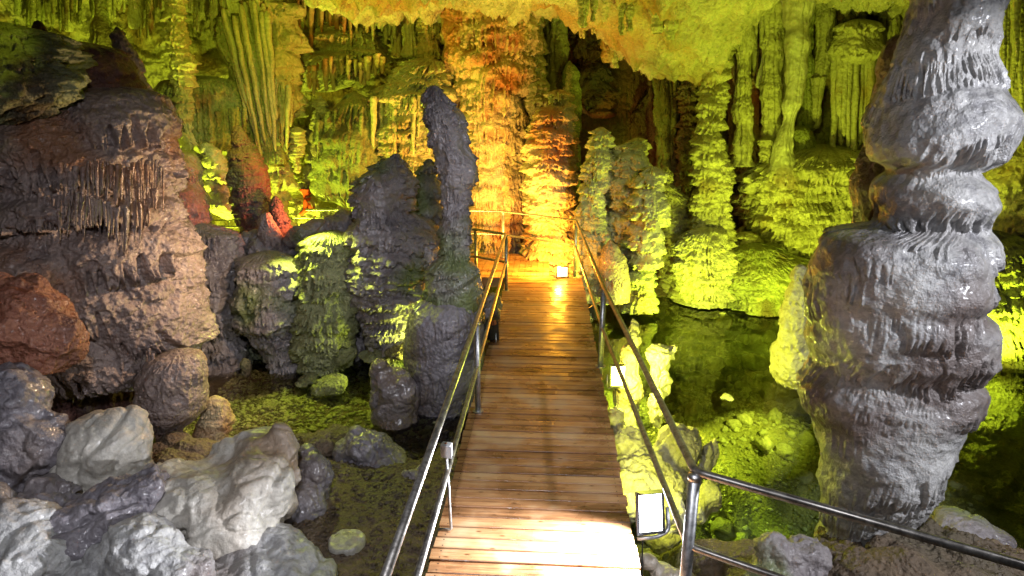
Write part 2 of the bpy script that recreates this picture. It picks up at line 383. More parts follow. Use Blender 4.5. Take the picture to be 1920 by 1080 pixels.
GX, GY = np.meshgrid(gx, gy); GZ = ground_z(GX, GY)
GZ = GZ + .02*np.maximum(0, fbm(GX*7, GY*7, 0*GX, 95, 2))
tag(link('ground', np.stack([GX, GY, GZ], -1).reshape(-1, 3), gridfaces(len(gy), len(gx)), 4, SOIL), kind='structure')
bx_ = (gx > .6); sel = np.where(bx_)[0]; by = np.where((gy > 3.2) & (gy < 14.5))[0]
SX, SY = GX[np.ix_(by, sel)], GY[np.ix_(by, sel)]; SZ = GZ[np.ix_(by, sel)]+.012
SZ = np.where(SZ < WL+.03, SZ, SZ-.06)
tag(link('pool_bed', np.stack([SX, SY, SZ], -1).reshape(-1, 3), gridfaces(len(by), len(sel)), 4, BEDM), kind='structure')

m, N, L, B = nt('pool_water')
B.inputs['Base Color'].default_value = (1, 1, 1, 1)
out = N['Material Output']; N.remove(B)
gl = N.new('ShaderNodeBsdfGlossy'); gl.inputs['Roughness'].default_value = .015; gl.inputs['Color'].default_value = (1, 1, 1, 1)
tr = N.new('ShaderNodeBsdfTransparent'); fr = N.new('ShaderNodeFresnel'); fr.inputs[0].default_value = 1.33
mxs = N.new('ShaderNodeMixShader'); L.new(fr.outputs[0], mxs.inputs[0]); L.new(tr.outputs[0], mxs.inputs[1]); L.new(gl.outputs[0], mxs.inputs[2])
L.new(mxs.outputs[0], out.inputs['Surface'])
nn = N.new('ShaderNodeTexNoise'); nn.inputs['Scale'].default_value = 3; g_ = N.new('ShaderNodeNewGeometry'); L.new(g_.outputs['Position'], nn.inputs['Vector'])
bb = N.new('ShaderNodeBump'); bb.inputs['Strength'].default_value = .04; bb.inputs['Distance'].default_value = .05; L.new(nn.outputs['Fac'], bb.inputs['Height'])
L.new(bb.outputs[0], gl.inputs['Normal']); L.new(bb.outputs[0], fr.inputs['Normal'])
va = N.new('ShaderNodeVolumeAbsorption'); va.inputs['Color'].default_value = (.45, .86, .14, 1); va.inputs['Density'].default_value = .32
L.new(va.outputs[0], out.inputs['Volume'])
def box_vf(x0, x1, y0, y1, z0, z1):
    v = [(x, y, z) for z in (z0, z1) for y in (y0, y1) for x in (x0, x1)]
    f = [(0, 2, 3, 1), (4, 5, 7, 6), (0, 1, 5, 4), (2, 6, 7, 3), (0, 4, 6, 2), (1, 3, 7, 5)]
    return v, f
v, f = box_vf(-12, 12.5, 3.0, 20, -3.2, WL)
tag(pylink('pool_water', v, f, m), kind='structure')

# ------------------------------------------------------------------ cave wall and ceiling
path = np.array([(-7.5, -1), (-7.6, 4), (-8.8, 9), (-10.3, 13), (-9.6, 16.4), (-6.4, 17.6), (-4.6, 18.3), (-3.4, 17.2), (-1.6, 16.4), (.2, 16.9), (1.1, 18), (1.8, 21.5), (4.3, 21.5),
                 (4.9, 17.2), (5.6, 15.6), (7.5, 14.4), (9.6, 12.8), (9.8, 9.5), (8.6, 5), (8.8, -1)], float)
seg = np.r_[0, np.cumsum(np.hypot(*np.diff(path, axis=0).T))]
s = np.arange(0, seg[-1], .035); px_ = np.interp(s, seg, path[:, 0]); py_ = np.interp(s, seg, path[:, 1])
ker = np.hanning(41); ker /= ker.sum(); sm = lambda a: np.convolve(np.pad(a, 20, mode='edge'), ker, 'valid')
px_, py_ = sm(px_), sm(py_); tx, ty = np.gradient(px_), np.gradient(py_); tl = np.hypot(tx, ty); nx_, ny_ = ty/tl, -tx/tl
zz = np.arange(-1.6, 6.6, .03)
Sg, Zg = np.meshgrid(s, zz); X0 = np.repeat(px_[None], len(zz), 0); Y0 = np.repeat(py_[None], len(zz), 0)
d = .5*fbm(Sg*.35, Zg*.45, 0*Sg, 71, 3)
w1 = sstep(-.25, .25, noise(Sg*.22, Zg*.3, 0*Sg, 72))
d = d + .36*scales(Sg/.75+.4*noise(Sg, Zg, 0*Sg, 75), Zg/.62+.5*noise(Sg*.8, Zg*.6, 0*Sg, 76), 77, .85, 1.2, .45, 9, .45, Sg*11)*(.35+.65*w1)
d = d + .13*scales(Sg/.3+.3*noise(Sg*2, Zg*2, 0*Sg, 85), Zg/.26+.4*noise(Sg*2, Zg*1.5, 0*Sg, 86), 87, .85, 1.2, .45, 9, .45, Sg*14)
fl = np.abs(np.mod(Sg/.17+.6*noise(Sg*1.2, Zg*.25, 0*Sg, 78), 1)-.5)*2
d = d + .10*np.sqrt(np.clip(1-fl*fl, 0, 1))*(1-w1*.8) + .03*fbm(Sg*4, Zg*4, 0*Sg, 79, 3)
V = np.stack([X0+nx_[None]*d, Y0+ny_[None]*d, Zg], -1).reshape(-1, 3)
tag(link('cave_wall', V, gridfaces(len(zz), len(s)), 4, WALL), 'fluted limestone wall of the cave, terraced with flowstone', 'cave wall', kind='structure')
cx = np.arange(-11, 11.5, .06); cy = np.arange(7.5, 22.5, .06); CX, CY = np.meshgrid(cx, cy)
CZ = 5.25 + .45*sstep(-3.2, -4.6, CX) + .22*fbm(CX*.5, CY*.5, 0*CX, 61, 4) + .06*fbm(CX*2.5, CY*2.5, 0*CX, 62, 5, .55, True) + .10*np.abs(noise((CX-CY*.5)*2.2, (CY+CX)*.35, 0*CX, 63))
CZ = CZ - 1.28*sstep(.7, 3.4, CX)*sstep(9.2, 13.8, CY)*(1-sstep(14.0, 14.6, CY-.0*CX))*(1-sstep(4.0, 4.9, CX))
CZ = CZ - .16*np.clip(1-np.abs(noise((CX+CY*.4)*1.6, (CY-CX*.4)*.5, 0*CX, 67))*5, 0, 1) - .15*fbm(CX*1.6, CY*1.3, 0*CX, 64, 4, .6, True) - .10*scales(CX/.5, (CY+.3*CX)/.6, 66, .8, 1.2, .3, 6, .4)
CZ = CZ + .7*sstep(15, 17, CY)*0
CZ = CZ + 1.2*sstep(11, 8, CY)
tag(link('cave_ceiling', np.stack([CX, CY, CZ], -1).reshape(-1, 3), gridfaces(len(cy), len(cx)), 4, CEIL), 'pale sloping rock ceiling of the cave', 'cave ceiling', kind='structure')


# ------------------------------------------------------------------ formations, centre
fm = formation
TI = dict(cw=.42, ch=.34, A=.13, drip=.45, freq=7, ridge=.45)
fm('cave_column', 'huge orange-lit terraced limestone column rising to the ceiling behind the end of the boardwalk', 'column', 15,
   [(-90, 830, 1015), (0, 835, 1010), (100, 845, 1008), (200, 858, 985), (300, 866, 985), (400, 872, 985), (500, 870, 992)], LIMO, cw=.5, ch=.46, A=.15, drip=.55, freq=9, ridge=.5, L=1.25, seed=1, inset=.2, fine=.35)
fm('cave_column', 'slim green-tinged column pressed against the right side of the huge orange column', 'column', 14.7,
   [(-90, 985, 1012), (0, 985, 1014), (90, 984, 1016), (150, 981, 1024), (200, 984, 1022), (260, 984, 1010), (400, 986, 1005), (500, 980, 1008)], LIME, cw=.25, ch=.25, A=.08, freq=6, seed=2)
fm('stalagmite', 'tall orange lumpy stalagmite with a round knob on top, behind the far railing', 'stalagmite', 13.4,
   [(168, 1036, 1060), (195, 1030, 1066), (212, 1005, 1072), (250, 996, 1080), (300, 990, 1078), (350, 985, 1076), (400, 985, 1072), (450, 985, 1080), (520, 985, 1095)], LIMO, cw=.3, ch=.24, A=.13, drip=.3, freq=5, seed=3, big=.06)
fm('cave_column', 'yellow terraced column between the mossy wall and the huge orange column', 'column', 15.4,
   [(-90, 788, 832), (60, 786, 835), (130, 790, 842), (200, 795, 850), (330, 800, 872), (420, 815, 882), (510, 815, 885)], LIMO, **{**TI, 'seed': 4})
fm('cave_column', 'thin fluted column hanging from the ceiling left of the yellow terraced column', 'column', 15.2,
   [(-90, 756, 780), (0, 758, 778), (70, 760, 776), (110, 757, 782)], LIME, A=0, flute=.05, ff=7, seed=5, rough=.02, hang=True)
fm('cave_column', 'narrow brown-streaked column next to the thin fluted one under the ceiling', 'column', 15.5,
   [(-90, 738, 752), (60, 740, 750), (110, 736, 756)], LIMO, A=0, flute=.04, ff=5, seed=6, hang=True)
fm('cave_column', 'dim grey fluted column in the shade left of the dark opening', 'column', 15.8,
   [(-60, 1020, 1062), (60, 1022, 1060), (160, 1024, 1058), (330, 1022, 1060), (420, 1020, 1066)], WALL, A=.03, flute=.06, ff=8, seed=7)
fm('stalagmite', 'pointed greenish stalagmite in front of the dark opening', 'stalagmite', 15.2,
   [(114, 1064, 1070), (135, 1060, 1078), (200, 1057, 1085), (300, 1060, 1085), (420, 1058, 1090)], LIMG, cw=.3, ch=.5, A=.05, seed=8)
fm('draped_flowstone', 'red-brown hanging flowstone at the left edge of the dark opening', 'flowstone', 16.2,
   [(40, 1085, 1125), (90, 1080, 1130), (150, 1082, 1145), (190, 1088, 1152), (210, 1095, 1150), (222, 1105, 1140)], RUST, cw=.6, ch=.55, A=.14, seed=9, hang=True)
fm('stalagmite', 'slender pale stalagmite with a rounded tip right of the far railing corner', 'stalagmite', 12.4,
   [(238, 1117, 1137), (255, 1113, 1140), (300, 1108, 1141), (314, 1095, 1140), (380, 1085, 1138), (420, 1083, 1140), (470, 1082, 1150), (540, 1085, 1160)], LIME, cw=.22, ch=.2, A=.09, drip=.3, freq=5, seed=10)
fm('stalagmite', 'blocky pale stalagmite with a stepped top beside the slender pale one', 'stalagmite', 12.6,
   [(258, 1180, 1212), (270, 1176, 1214), (276, 1146, 1214), (300, 1143, 1213), (330, 1142, 1220), (400, 1140, 1226), (450, 1135, 1216), (540, 1140, 1215)], LIME, cw=.3, ch=.22, A=.12, drip=.35, freq=6, seed=11)
fm('stalagmite', 'bright yellow-green stalagmite with fringed tiers standing at the edge of the pool', 'stalagmite', 12.0,
   [(312, 1212, 1234), (335, 1203, 1240), (380, 1188, 1248), (440, 1182, 1246), (480, 1180, 1242), (508, 1184, 1234)], LIME, cw=.36, ch=.33, A=.13, drip=.5, freq=9, ridge=.5, seed=12, hang=True)
fm('stalagmite', 'short dark green knob of rock in the water under the bright fringed stalagmite', 'stalagmite', 11.9,
   [(500, 1180, 1222), (520, 1176, 1224), (545, 1180, 1220), (565, 1168, 1228)], LIMG, cw=.3, ch=.2, A=.08, seed=13)
fm('stalagmite', 'smooth brown cone-shaped stalagmite at the foot of the pale stalagmites', 'stalagmite', 11.8,
   [(450, 1140, 1147), (470, 1133, 1155), (500, 1124, 1172), (525, 1121, 1178), (540, 1120, 1180)], BRWN, cw=.5, ch=.6, A=.03, big=.02, rough=.012, seed=14)
fm('stalagmite', 'shaded knobbly stalagmite right of the bright fringed one', 'stalagmite', 13.6,
   [(312, 1240, 1256), (345, 1236, 1262), (372, 1258, 1285), (400, 1255, 1292), (450, 1248, 1290), (540, 1240, 1290)], WALL, cw=.25, ch=.22, A=.1, seed=15)
fm('cave_column', 'dim fluted column on the right edge of the dark opening', 'column', 15.8,
   [(90, 1228, 1272), (180, 1232, 1268), (300, 1234, 1270), (420, 1222, 1276), (520, 1220, 1280)], WALL, A=.03, flute=.08, ff=8, seed=16)
fm('cave_column', 'tiered dim column in the niche behind the tall yellow column', 'column', 15.2,
   [(150, 1280, 1300), (200, 1276, 1304), (300, 1272, 1306), (420, 1268, 1308)], WALL, cw=.3, ch=.25, A=.1, seed=17)
fm('cave_column', 'tall slender yellow column with ringed tiers rising from the pool edge to the ceiling', 'column', 13,
   [(-90, 1325, 1368), (0, 1325, 1370), (90, 1322, 1362), (200, 1318, 1358), (250, 1312, 1350), (280, 1305, 1350), (295, 1301, 1352), (380, 1302, 1350), (400, 1300, 1350), (440, 1292, 1350), (470, 1275, 1350), (500, 1264, 1360), (540, 1262, 1380)],
   LIME, cw=.4, ch=.3, A=.11, drip=.4, freq=8, ridge=.5, seed=18)
fm('stalagmite', 'fringed shoulder stalagmite leaning against the right side of the tall slender column', 'stalagmite', 12.85,
   [(292, 1348, 1368), (310, 1345, 1372), (380, 1342, 1370), (430, 1345, 1371), (500, 1352, 1385)], LIME, cw=.25, ch=.22, A=.08, seed=19)
fm('flowstone_mound', 'low green terraced mound along the far pool edge below the squat fringed stump', 'flowstone', 12.5,
   [(455, 1395, 1450), (475, 1375, 1480), (495, 1350, 1520), (515, 1345, 1545), (535, 1350, 1548), (552, 1365, 1540)], LIMG, cw=.34, ch=.2, A=.12, drip=.4, freq=6, seed=21, depth=.6, big=.15)
fm('flowstone_mound', 'fringed skirt of flowstone spreading at the foot of the tall slender column', 'flowstone', 12.6,
   [(425, 1305, 1352), (445, 1290, 1362), (465, 1272, 1374), (490, 1262, 1384), (515, 1262, 1392), (535, 1275, 1385)], LIME, cw=.3, ch=.26, A=.11, drip=.55, freq=8, ridge=.6, seed=121, depth=.7)
fm('stalagmite', 'squat fringed stump between the tall slender column and the organ-pipe wall', 'stalagmite', 12.9,
   [(434, 1384, 1418), (450, 1382, 1422), (500, 1375, 1428)], LIME, cw=.2, ch=.18, A=.07, seed=22)
# ------------------------------------------------------------------ formations, right wall
fm('cave_column', 'smooth pale leaning column thickening towards the ceiling on the right wall', 'column', 12.9,
   [(-60, 1470, 1524), (20, 1474, 1520), (60, 1478, 1519), (120, 1477, 1512), (200, 1471, 1498), (250, 1464, 1486), (280, 1458, 1486), (330, 1450, 1495)], PALE, cw=.7, ch=1.4, A=.025, flute=.02, ff=5, rough=.015, seed=23)
fm('hanging_stalactite', 'broken-off grey-green stalactite hanging right of the smooth leaning column', 'stalactite', 13.7,
   [(-60, 1540, 1572), (30, 1536, 1562), (100, 1530, 1556), (142, 1524, 1550), (146, 1514, 1548), (200, 1518, 1540), (242, 1518, 1530)], LIME, A=.02, cw=.5, ch=1, flute=.03, ff=6, rough=.015, seed=24, hang=True)
fm('hanging_stalactite', 'rounded cap of rock from which the organ-pipe bundle hangs, beside the grey wet column', 'flowstone', 13.1,
   [(35, 1580, 1636), (60, 1566, 1644), (104, 1560, 1648), (122, 1570, 1642)], LIME, A=.08, cw=.4, ch=.3, rough=.04, seed=25, hang=True)
curtain('organ_pipe_drapery', 'bundle of parallel organ-pipe stalactites under a rounded cap beside the grey wet column', 'drapery', 13.05, 1566, 1642, 100, 292, 13, LIME, lean=-4, rpx=(5.5, 8), dy=.22, ragged=.3, arch=0, seed=2, taper=.7)
curtain('fluted_drapery', 'fluted curtain hanging from the ceiling right of the tall slender column', 'drapery', 13.6, 1372, 1476, -60, 200, 26, LIME, rpx=(6, 11), dy=.4, ragged=.5, seed=3, taper=.5)
curtain('fluted_drapery', 'dim ribbed curtain behind the organ-pipe bundle at the upper right', 'drapery', 14.2, 1520, 1700, -60, 150, 30, LIME, rpx=(6, 12), dy=.3, ragged=.5, seed=4, taper=.5)
curtain('fluted_drapery', 'brownish ribbed curtain low between the tall slender column and the terraced wall', 'drapery', 15.0, 1372, 1480, 170, 330, 20, LIMO, rpx=(6, 11), dy=.3, ragged=.3, seed=5, taper=.7)
curtain('drip_fringe', 'long straight drips on the right half of the terraced wall behind the grey wet column', 'stalactite', 12.72, 1550, 1628, 325, 440, 15, LIME, rpx=(4, 6), dy=.12, ragged=.4, seed=6, taper=.5)
curtain('drip_fringe', 'short slanting drips under the leaning columns of the right wall', 'stalactite', 12.8, 1448, 1545, 328, 384, 17, LIME, lean=-6, rpx=(3.5, 6), dy=.1, ragged=.5, seed=7)
for i, (xa, xb, yy, pbm, mt_, lab) in enumerate([(1384, 1404, 13.3, 250, LIME, 'slim fluted column just right of the tall slender column, under the ceiling'), (1436, 1458, 13.4, 262, LIME, 'fluted column standing above the small bright stump of the right wall'),
        (1412, 1432, 14.6, 300, LIMO, 'brownish column in the shade behind the fluted curtain of the right wall'), (1652, 1676, 13.6, 330, LIME, 'ribbed column between the organ-pipe bundle and the grey wet column'), (1500, 1518, 13.7, 240, LIMG, 'thin greenish column right behind the smooth leaning column')]):
    fm('cave_column', lab, 'column', yy, [(-90, xa-6, xb+6), (60, xa, xb), (150, xa+1, xb-2), (pbm, xa-1, xb+1), (pbm+40, xa-4, xb+5)], mt_, cw=.3, ch=.5, A=.035, flute=.06, ff=8, rough=.03, seed=150+i)
fm('broken_drapery', 'flat broken slab of drapery catching the light left of the smooth leaning column', 'drapery', 13.6,
   [(70, 1440, 1464), (110, 1434, 1458), (150, 1422, 1448), (166, 1420, 1434)], PALE, A=0, flute=.02, ff=9, rough=.02, seed=27, hang=True, depth=.3)
fm('draped_flowstone', 'wide yellow-green wall of stacked fringed terraces behind the grey wet column', 'flowstone', 13.5,
   [(270, 1500, 1590), (292, 1445, 1612), (312, 1416, 1622), (340, 1408, 1625), (400, 1410, 1625), (450, 1414, 1620), (500, 1432, 1600), (550, 1445, 1600)], LIME, cw=.55, ch=.42, A=.24, drip=.5, freq=11, ridge=.55, L=1.3, seed=28, depth=.7)
fm('stalagmite', 'small bright stump on the ledge under the fluted curtain of the right wall', 'stalagmite', 13.3,
   [(253, 1428, 1450), (270, 1426, 1452), (312, 1420, 1462)], LIME, cw=.2, ch=.2, A=.05, seed=29)
fm('stalagmite', 'rounded ribbed stump beside the foot of the smooth leaning column', 'stalagmite', 13.3,
   [(235, 1492, 1512), (250, 1486, 1518), (300, 1486, 1522)], LIMG, cw=.2, ch=.3, A=.04, seed=30)
fm('stalagmite', 'cream-yellow tapering stalagmite standing in the pool just left of the grey wet column', 'stalagmite', 8.6,
   [(496, 1490, 1512), (515, 1484, 1520), (540, 1480, 1522), (560, 1474, 1522), (600, 1463, 1530), (660, 1451, 1532), (700, 1450, 1528), (725, 1466, 1522)], LIME, cw=.32, ch=.3, A=.05, drip=.25, freq=5, big=.05, rough=.03, rs=5, seed=31, res=.012)
fm('cave_column', 'yellow terraced column rising at the right edge of the picture behind the grey wet column', 'column', 10.4,
   [(-90, 1868, 1985), (100, 1872, 1985), (290, 1880, 1985), (330, 1868, 1985), (390, 1845, 1985), (430, 1838, 1985), (560, 1842, 1990), (700, 1846, 1990), (780, 1850, 1990)], LIME, cw=.5, ch=.5, A=.2, drip=.5, freq=8, ridge=.45, seed=32)
fm('draped_flowstone', 'dim fringed flowstone bank low down behind the right side of the grey wet column', 'flowstone', 9.6,
   [(430, 1800, 1900), (480, 1780, 1930), (560, 1770, 1950), (640, 1790, 1960), (700, 1820, 1960), (760, 1840, 1950)], LIMG, cw=.4, ch=.35, A=.18, drip=.45, freq=7, seed=33, depth=.6)

# ------------------------------------------------------------------ the grey wet column
fm('cave_column', 'massive wet grey column of bulging fringed domes in the right foreground', 'column', 4.7,
   [(-260, 1650, 1960), (-120, 1680, 1930), (0, 1690, 1886), (60, 1682, 1870), (100, 1668, 1862), (160, 1652, 1876), (215, 1640, 1892), (265, 1633, 1893), (300, 1642, 1872), (316, 1672, 1838), (326, 1668, 1838), (345, 1640, 1862), (375, 1632, 1862), (405, 1648, 1838), (425, 1640, 1830),
    (440, 1562, 1835), (470, 1540, 1842), (500, 1530, 1830), (540, 1522, 1834), (562, 1516, 1808), (600, 1515, 1838), (650, 1520, 1842), (685, 1540, 1812), (705, 1530, 1820), (735, 1512, 1812), (765, 1515, 1795), (800, 1528, 1782), (840, 1533, 1780), (880, 1536, 1762), (920, 1536, 1738), (950, 1536, 1718), (975, 1532, 1700), (1010, 1525, 1700), (1060, 1515, 1710)],
   GREY, inset=1.25, cw=.34, ch=.36, A=.04, drip=.45, freq=9, ridge=.4, L=1.3, fine=.3, lf=24, ldrip=.5, big=.085, rough=.014, rs=5, seed=40, res=.0075, depth=.85,
   lumps=[(1770, 165, 326, 125, 0.093), (1690, 225, 330, 60, 0.074), (1750, 322, 432, 105, 0.081), (1830, 400, 500, 50, 0.074), (1600, 405, 520, 60, 0.062), (1690, 440, 640, 120, 0.074), (1790, 560, 700, 80, 0.093), (1620, 560, 705, 95, 0.056),
          (1770, 690, 770, 70, 0.068), (1680, 735, 915, 110, 0.074), (1780, 760, 850, 45, 0.062), (1560, 720, 900, 50, 0.031), (1790, 15, 90, 90, 0.050), (1710, 60, 130, 60, 0.043)])
fm('cave_column', 'brown wet pillar half hidden behind the left side of the grey wet column', 'column', 5.3,
   [(60, 1668, 1730), (150, 1655, 1730), (250, 1640, 1720), (310, 1622, 1700), (350, 1605, 1700), (420, 1612, 1700), (470, 1600, 1700), (700, 1590, 1700)], BRWN, cw=.3, ch=.5, A=.06, freq=7, drip=.5, seed=41, res=.012)

# ------------------------------------------------------------------ central thin stalagmite and its neighbours
fm('stalagmite', 'tall thin dark grey stalagmite with a round pale head standing left of the boardwalk', 'stalagmite', 8.0,
   [(160, 802, 824), (172, 799, 829), (190, 796, 840), (208, 795, 862), (240, 798, 872), (275, 806, 877), (288, 816, 884), (300, 820, 893), (340, 824, 892), (356, 830, 880), (408, 832, 876), (418, 829, 882), (440, 828, 871), (485, 826, 872), (500, 808, 893), (530, 800, 900), (570, 792, 900), (600, 790, 900)],
   DARK, cw=.2, ch=.22, A=.075, drip=.45, freq=5, ridge=.5, L=1.2, big=.04, rough=.018, rs=6, seed=42, res=.008,
   lumps=[(822, 190, 340, 16, .06), (852, 205, 420, 18, .07), (880, 292, 365, 13, .08), (850, 412, 440, 26, .05), (820, 500, 560, 20, .08), (870, 500, 590, 28, .08)])
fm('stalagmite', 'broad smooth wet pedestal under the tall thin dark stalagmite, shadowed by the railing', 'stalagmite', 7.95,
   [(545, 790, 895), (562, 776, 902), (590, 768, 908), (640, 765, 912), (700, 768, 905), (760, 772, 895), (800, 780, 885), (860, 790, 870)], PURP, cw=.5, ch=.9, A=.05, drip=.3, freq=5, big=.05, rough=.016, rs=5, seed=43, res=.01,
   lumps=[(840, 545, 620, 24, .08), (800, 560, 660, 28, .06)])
blob('stalagmite', 'stubby smooth grey stalagmite with two rounded heads left of the broad pedestal', 'stalagmite',
     [(712, 700, 7.5, 21, 32, 1), (750, 740, 7.5, 40, 55, 1), (745, 800, 7.45, 45, 60, 1), (715, 760, 7.4, 26, 62, 1), (722, 735, 7.3, 18, 18, 1), (755, 850, 7.4, 50, 50, 1)], PURP, .035, .012, 5, .03, 6, 44)
blob('boulder', 'dark wet stone wedged under the left railing behind the small dark floodlight', 'rock', [(916, 590, 9.0, 24, 30, 1), (925, 570, 9.1, 18, 25, 1)], DARK, .03, .02, 6, .03, 3, 45)

# ------------------------------------------------------------------ dark stalagmites, centre left
fm('stalagmite', 'dark knobbly stalagmite with green fringes standing just left of the tall thin one', 'stalagmite', 9.3,
   [(288, 736, 752), (300, 728, 757), (318, 700, 764), (335, 678, 768), (360, 668, 766), (400, 676, 770), (415, 668, 800), (440, 664, 812), (500, 662, 818), (560, 668, 805), (610, 680, 782), (650, 702, 768), (690, 712, 762)],
   DARK, cw=.3, ch=.24, A=.12, drip=.4, freq=7, ridge=.5, big=.13, fine=.7, rough=.035, rs=5, seed=46, res=.012,
   lumps=[(715, 325, 420, 40, .12), (745, 290, 350, 18, .05)])
fm('stalagmite', 'narrow dark stalagmite with an orange-lit right flank behind the dark knobbly one', 'stalagmite', 9.9,
   [(298, 796, 812), (315, 782, 820), (340, 776, 823), (400, 768, 826), (480, 760, 826), (560, 760, 824), (640, 770, 820)], DARK, cw=.25, ch=.22, A=.1, drip=.4, freq=6, seed=47, res=.012)
blob('flowstone_mound', 'rounded dark flowstone hump in front of the far walkway', 'flowstone',
     [(600, 450, 9.7, 55, 30, .8), (650, 425, 9.8, 40, 28, .8), (690, 420, 9.6, 25, 25, .8), (560, 460, 9.8, 35, 22, .8), (470, 455, 9.8, 30, 22, .8), (420, 460, 9.9, 40, 25, .8), (500, 470, 9.8, 40, 30, 1), (620, 490, 9.6, 60, 40, .8)], DARK, .045, .04, 4, .08, 5, 48, A=.07, cw=.25, ch=.2)
fm('stalagmite', 'broad dark stalagmite ending in bright yellow-green drips above the shallow pool', 'stalagmite', 9.2,
   [(432, 590, 655), (450, 570, 664), (500, 562, 666), (560, 554, 666), (600, 552, 662), (640, 562, 655), (690, 572, 650)], LIMG, cw=.32, ch=.34, A=.13, drip=.55, freq=7, ridge=.55, L=1.3, big=.08, rough=.04, rs=5, fine=.7, seed=49, res=.012)
fm('stalagmite', 'dark bulbous stalagmite with a yellow crusted foot between two darker ones', 'stalagmite', 9.1,
   [(470, 452, 545), (500, 448, 560), (560, 446, 562), (600, 452, 560), (625, 470, 556), (660, 498, 552), (710, 508, 562)], DARK, cw=.34, ch=.36, A=.12, drip=.55, freq=7, ridge=.5, big=.15, fine=.7, rough=.035, rs=5, seed=50, res=.012)
fm('stalagmite', 'dark grooved stalagmite beside the big brown formation, touched with pale green', 'stalagmite', 9.3,
   [(418, 362, 398), (440, 348, 440), (500, 343, 455), (560, 345, 455), (640, 362, 452), (700, 380, 452)], DARK, cw=.36, ch=.4, A=.12, drip=.45, freq=6, big=.15, fine=.7, rough=.04, rs=5, seed=51, res=.012)
fm('flowstone_mound', 'dark fluted bank of rock joining the dark stalagmites behind the shallow left pool', 'flowstone', 9.95,
   [(455, 400, 760), (480, 370, 800), (560, 350, 808), (640, 350, 808), (700, 360, 800)], DARK, cw=.4, ch=.4, A=.18, drip=.5, freq=7, ridge=.5, big=.12, rough=.03, seed=152, depth=.16, res=.014)
fm('flowstone_mound', 'pinkish brown flowstone shoulder behind the big brown formation', 'flowstone', 10.2,
   [(280, 300, 350), (320, 296, 372), (380, 300, 386), (440, 320, 392), (500, 330, 400), (560, 340, 410)], BRWN, cw=.4, ch=.4, A=.1, drip=.3, freq=5, seed=52)
fm('stalagmite', 'sharp red-brown stalagmite shaped like a spearhead in front of the glowing wall', 'stalagmite', 10.4,
   [(234, 441, 452), (250, 436, 460), (270, 434, 474), (300, 433, 490), (340, 432, 500), (380, 436, 504), (410, 446, 504), (440, 458, 498), (475, 468, 494)], RUST, cw=.4, ch=.16, A=.045, drip=.25, freq=6, big=.04, rough=.03, rs=6, seed=53, res=.012)
fm('stalagmite', 'knobbly blood-red stalagmite behind the small grey-tipped one', 'stalagmite', 10.1,
   [(367, 509, 522), (385, 507, 526), (405, 508, 534), (425, 512, 545), (445, 515, 548), (470, 528, 548), (500, 532, 545)], RUST, cw=.16, ch=.15, A=.05, drip=.2, freq=4, seed=54, res=.012)
fm('stalagmite', 'small grey-tipped ochre stalagmite in front of the blood-red one', 'stalagmite', 9.7,
   [(398, 492, 505), (415, 487, 513), (440, 487, 525), (480, 500, 535), (520, 506, 542), (560, 505, 545)], BRWN, cw=.25, ch=.4, A=.05, drip=.4, freq=5, seed=55, res=.01)
fm('stalagmite', 'tiny green stalagmite like a mushroom standing in the shade at the pool edge', 'stalagmite', 8.9,
   [(671, 455, 463), (678, 452, 468), (690, 453, 470), (706, 456, 465)], LIMG, cw=.1, ch=.1, A=.02, big=.01, rough=.01, seed=56, res=.006, inset=.2, base_drop=.15)
blob('boulder', 'larger of the two green-topped dark boulders in the shallow left pool', 'rock', [(625, 722, 8.35, 28, 20, 1), (603, 730, 8.3, 22, 18, 1)], LIMG, .03, .02, 6, .03, 3, 57)
blob('boulder', 'smaller of the two green-topped dark boulders in the shallow left pool', 'rock', [(583, 708, 8.7, 18, 14, 1), (572, 718, 8.6, 22, 13, 1)], LIMG, .03, .02, 6, .03, 3, 58)
blob('boulder', 'rounded green rock at the waterline under the dark knobbly stalagmite', 'rock', [(652, 660, 9.0, 16, 18, 1), (640, 672, 8.95, 12, 12, 1)], LIMG, .03, .02, 6, .03, 3, 59)
blob('boulder', 'flat green-lit rocks heaped between the dark knobbly stalagmite and the pedestal', 'rock', [(700, 668, 9.0, 30, 12, 1), (745, 662, 8.8, 24, 14, 1), (765, 655, 8.9, 14, 16, 1)], LIMG, .03, .03, 6, .03, 2, 60)

# ------------------------------------------------------------------ back left wall
fm('cave_column', 'ringed yellow-green column hanging at the upper left above the fringed canopy', 'column', 12.6,
   [(-90, 303, 345), (0, 308, 346), (70, 313, 350), (112, 322, 354), (118, 322, 363), (150, 325, 361), (180, 328, 364), (205, 331, 361), (250, 340, 364)], LIME, cw=.4, ch=.22, A=.08, drip=.35, freq=8, ridge=.5, seed=61)
fm('draped_flowstone', 'green canopy of flowstone with a long comb of drips at the upper left', 'flowstone', 13.4,
   [(142, 352, 412), (160, 335, 440), (185, 322, 458), (215, 318, 464), (250, 320, 466), (275, 322, 464), (290, 335, 455)], LIMG, cw=.7, ch=.8, A=.18, drip=.35, freq=16, ridge=.7, L=1.6, flute=.07, ff=26, seed=62, hang=True, depth=.7)
fan_ = fm('fan_drapery', 'slanting fan of long green and ochre drapery folds at the upper left', 'drapery', 13.25,
   [(25, 420, 464), (50, 412, 478), (90, 420, 492), (140, 436, 504), (190, 456, 514), (240, 478, 518), (285, 490, 522)], LIMG, A=.06, cw=.5, ch=.7, flute=.06, ff=20, rough=.03, seed=63, depth=.5)
curtain('drapery_folds', None, None, 13.0, 412, 500, 45, 300, 22, LIME, lean=42, rpx=(4, 7), dy=.2, ragged=.45, arch=14, seed=1, parent=fan_, taper=.5, fan=-40)
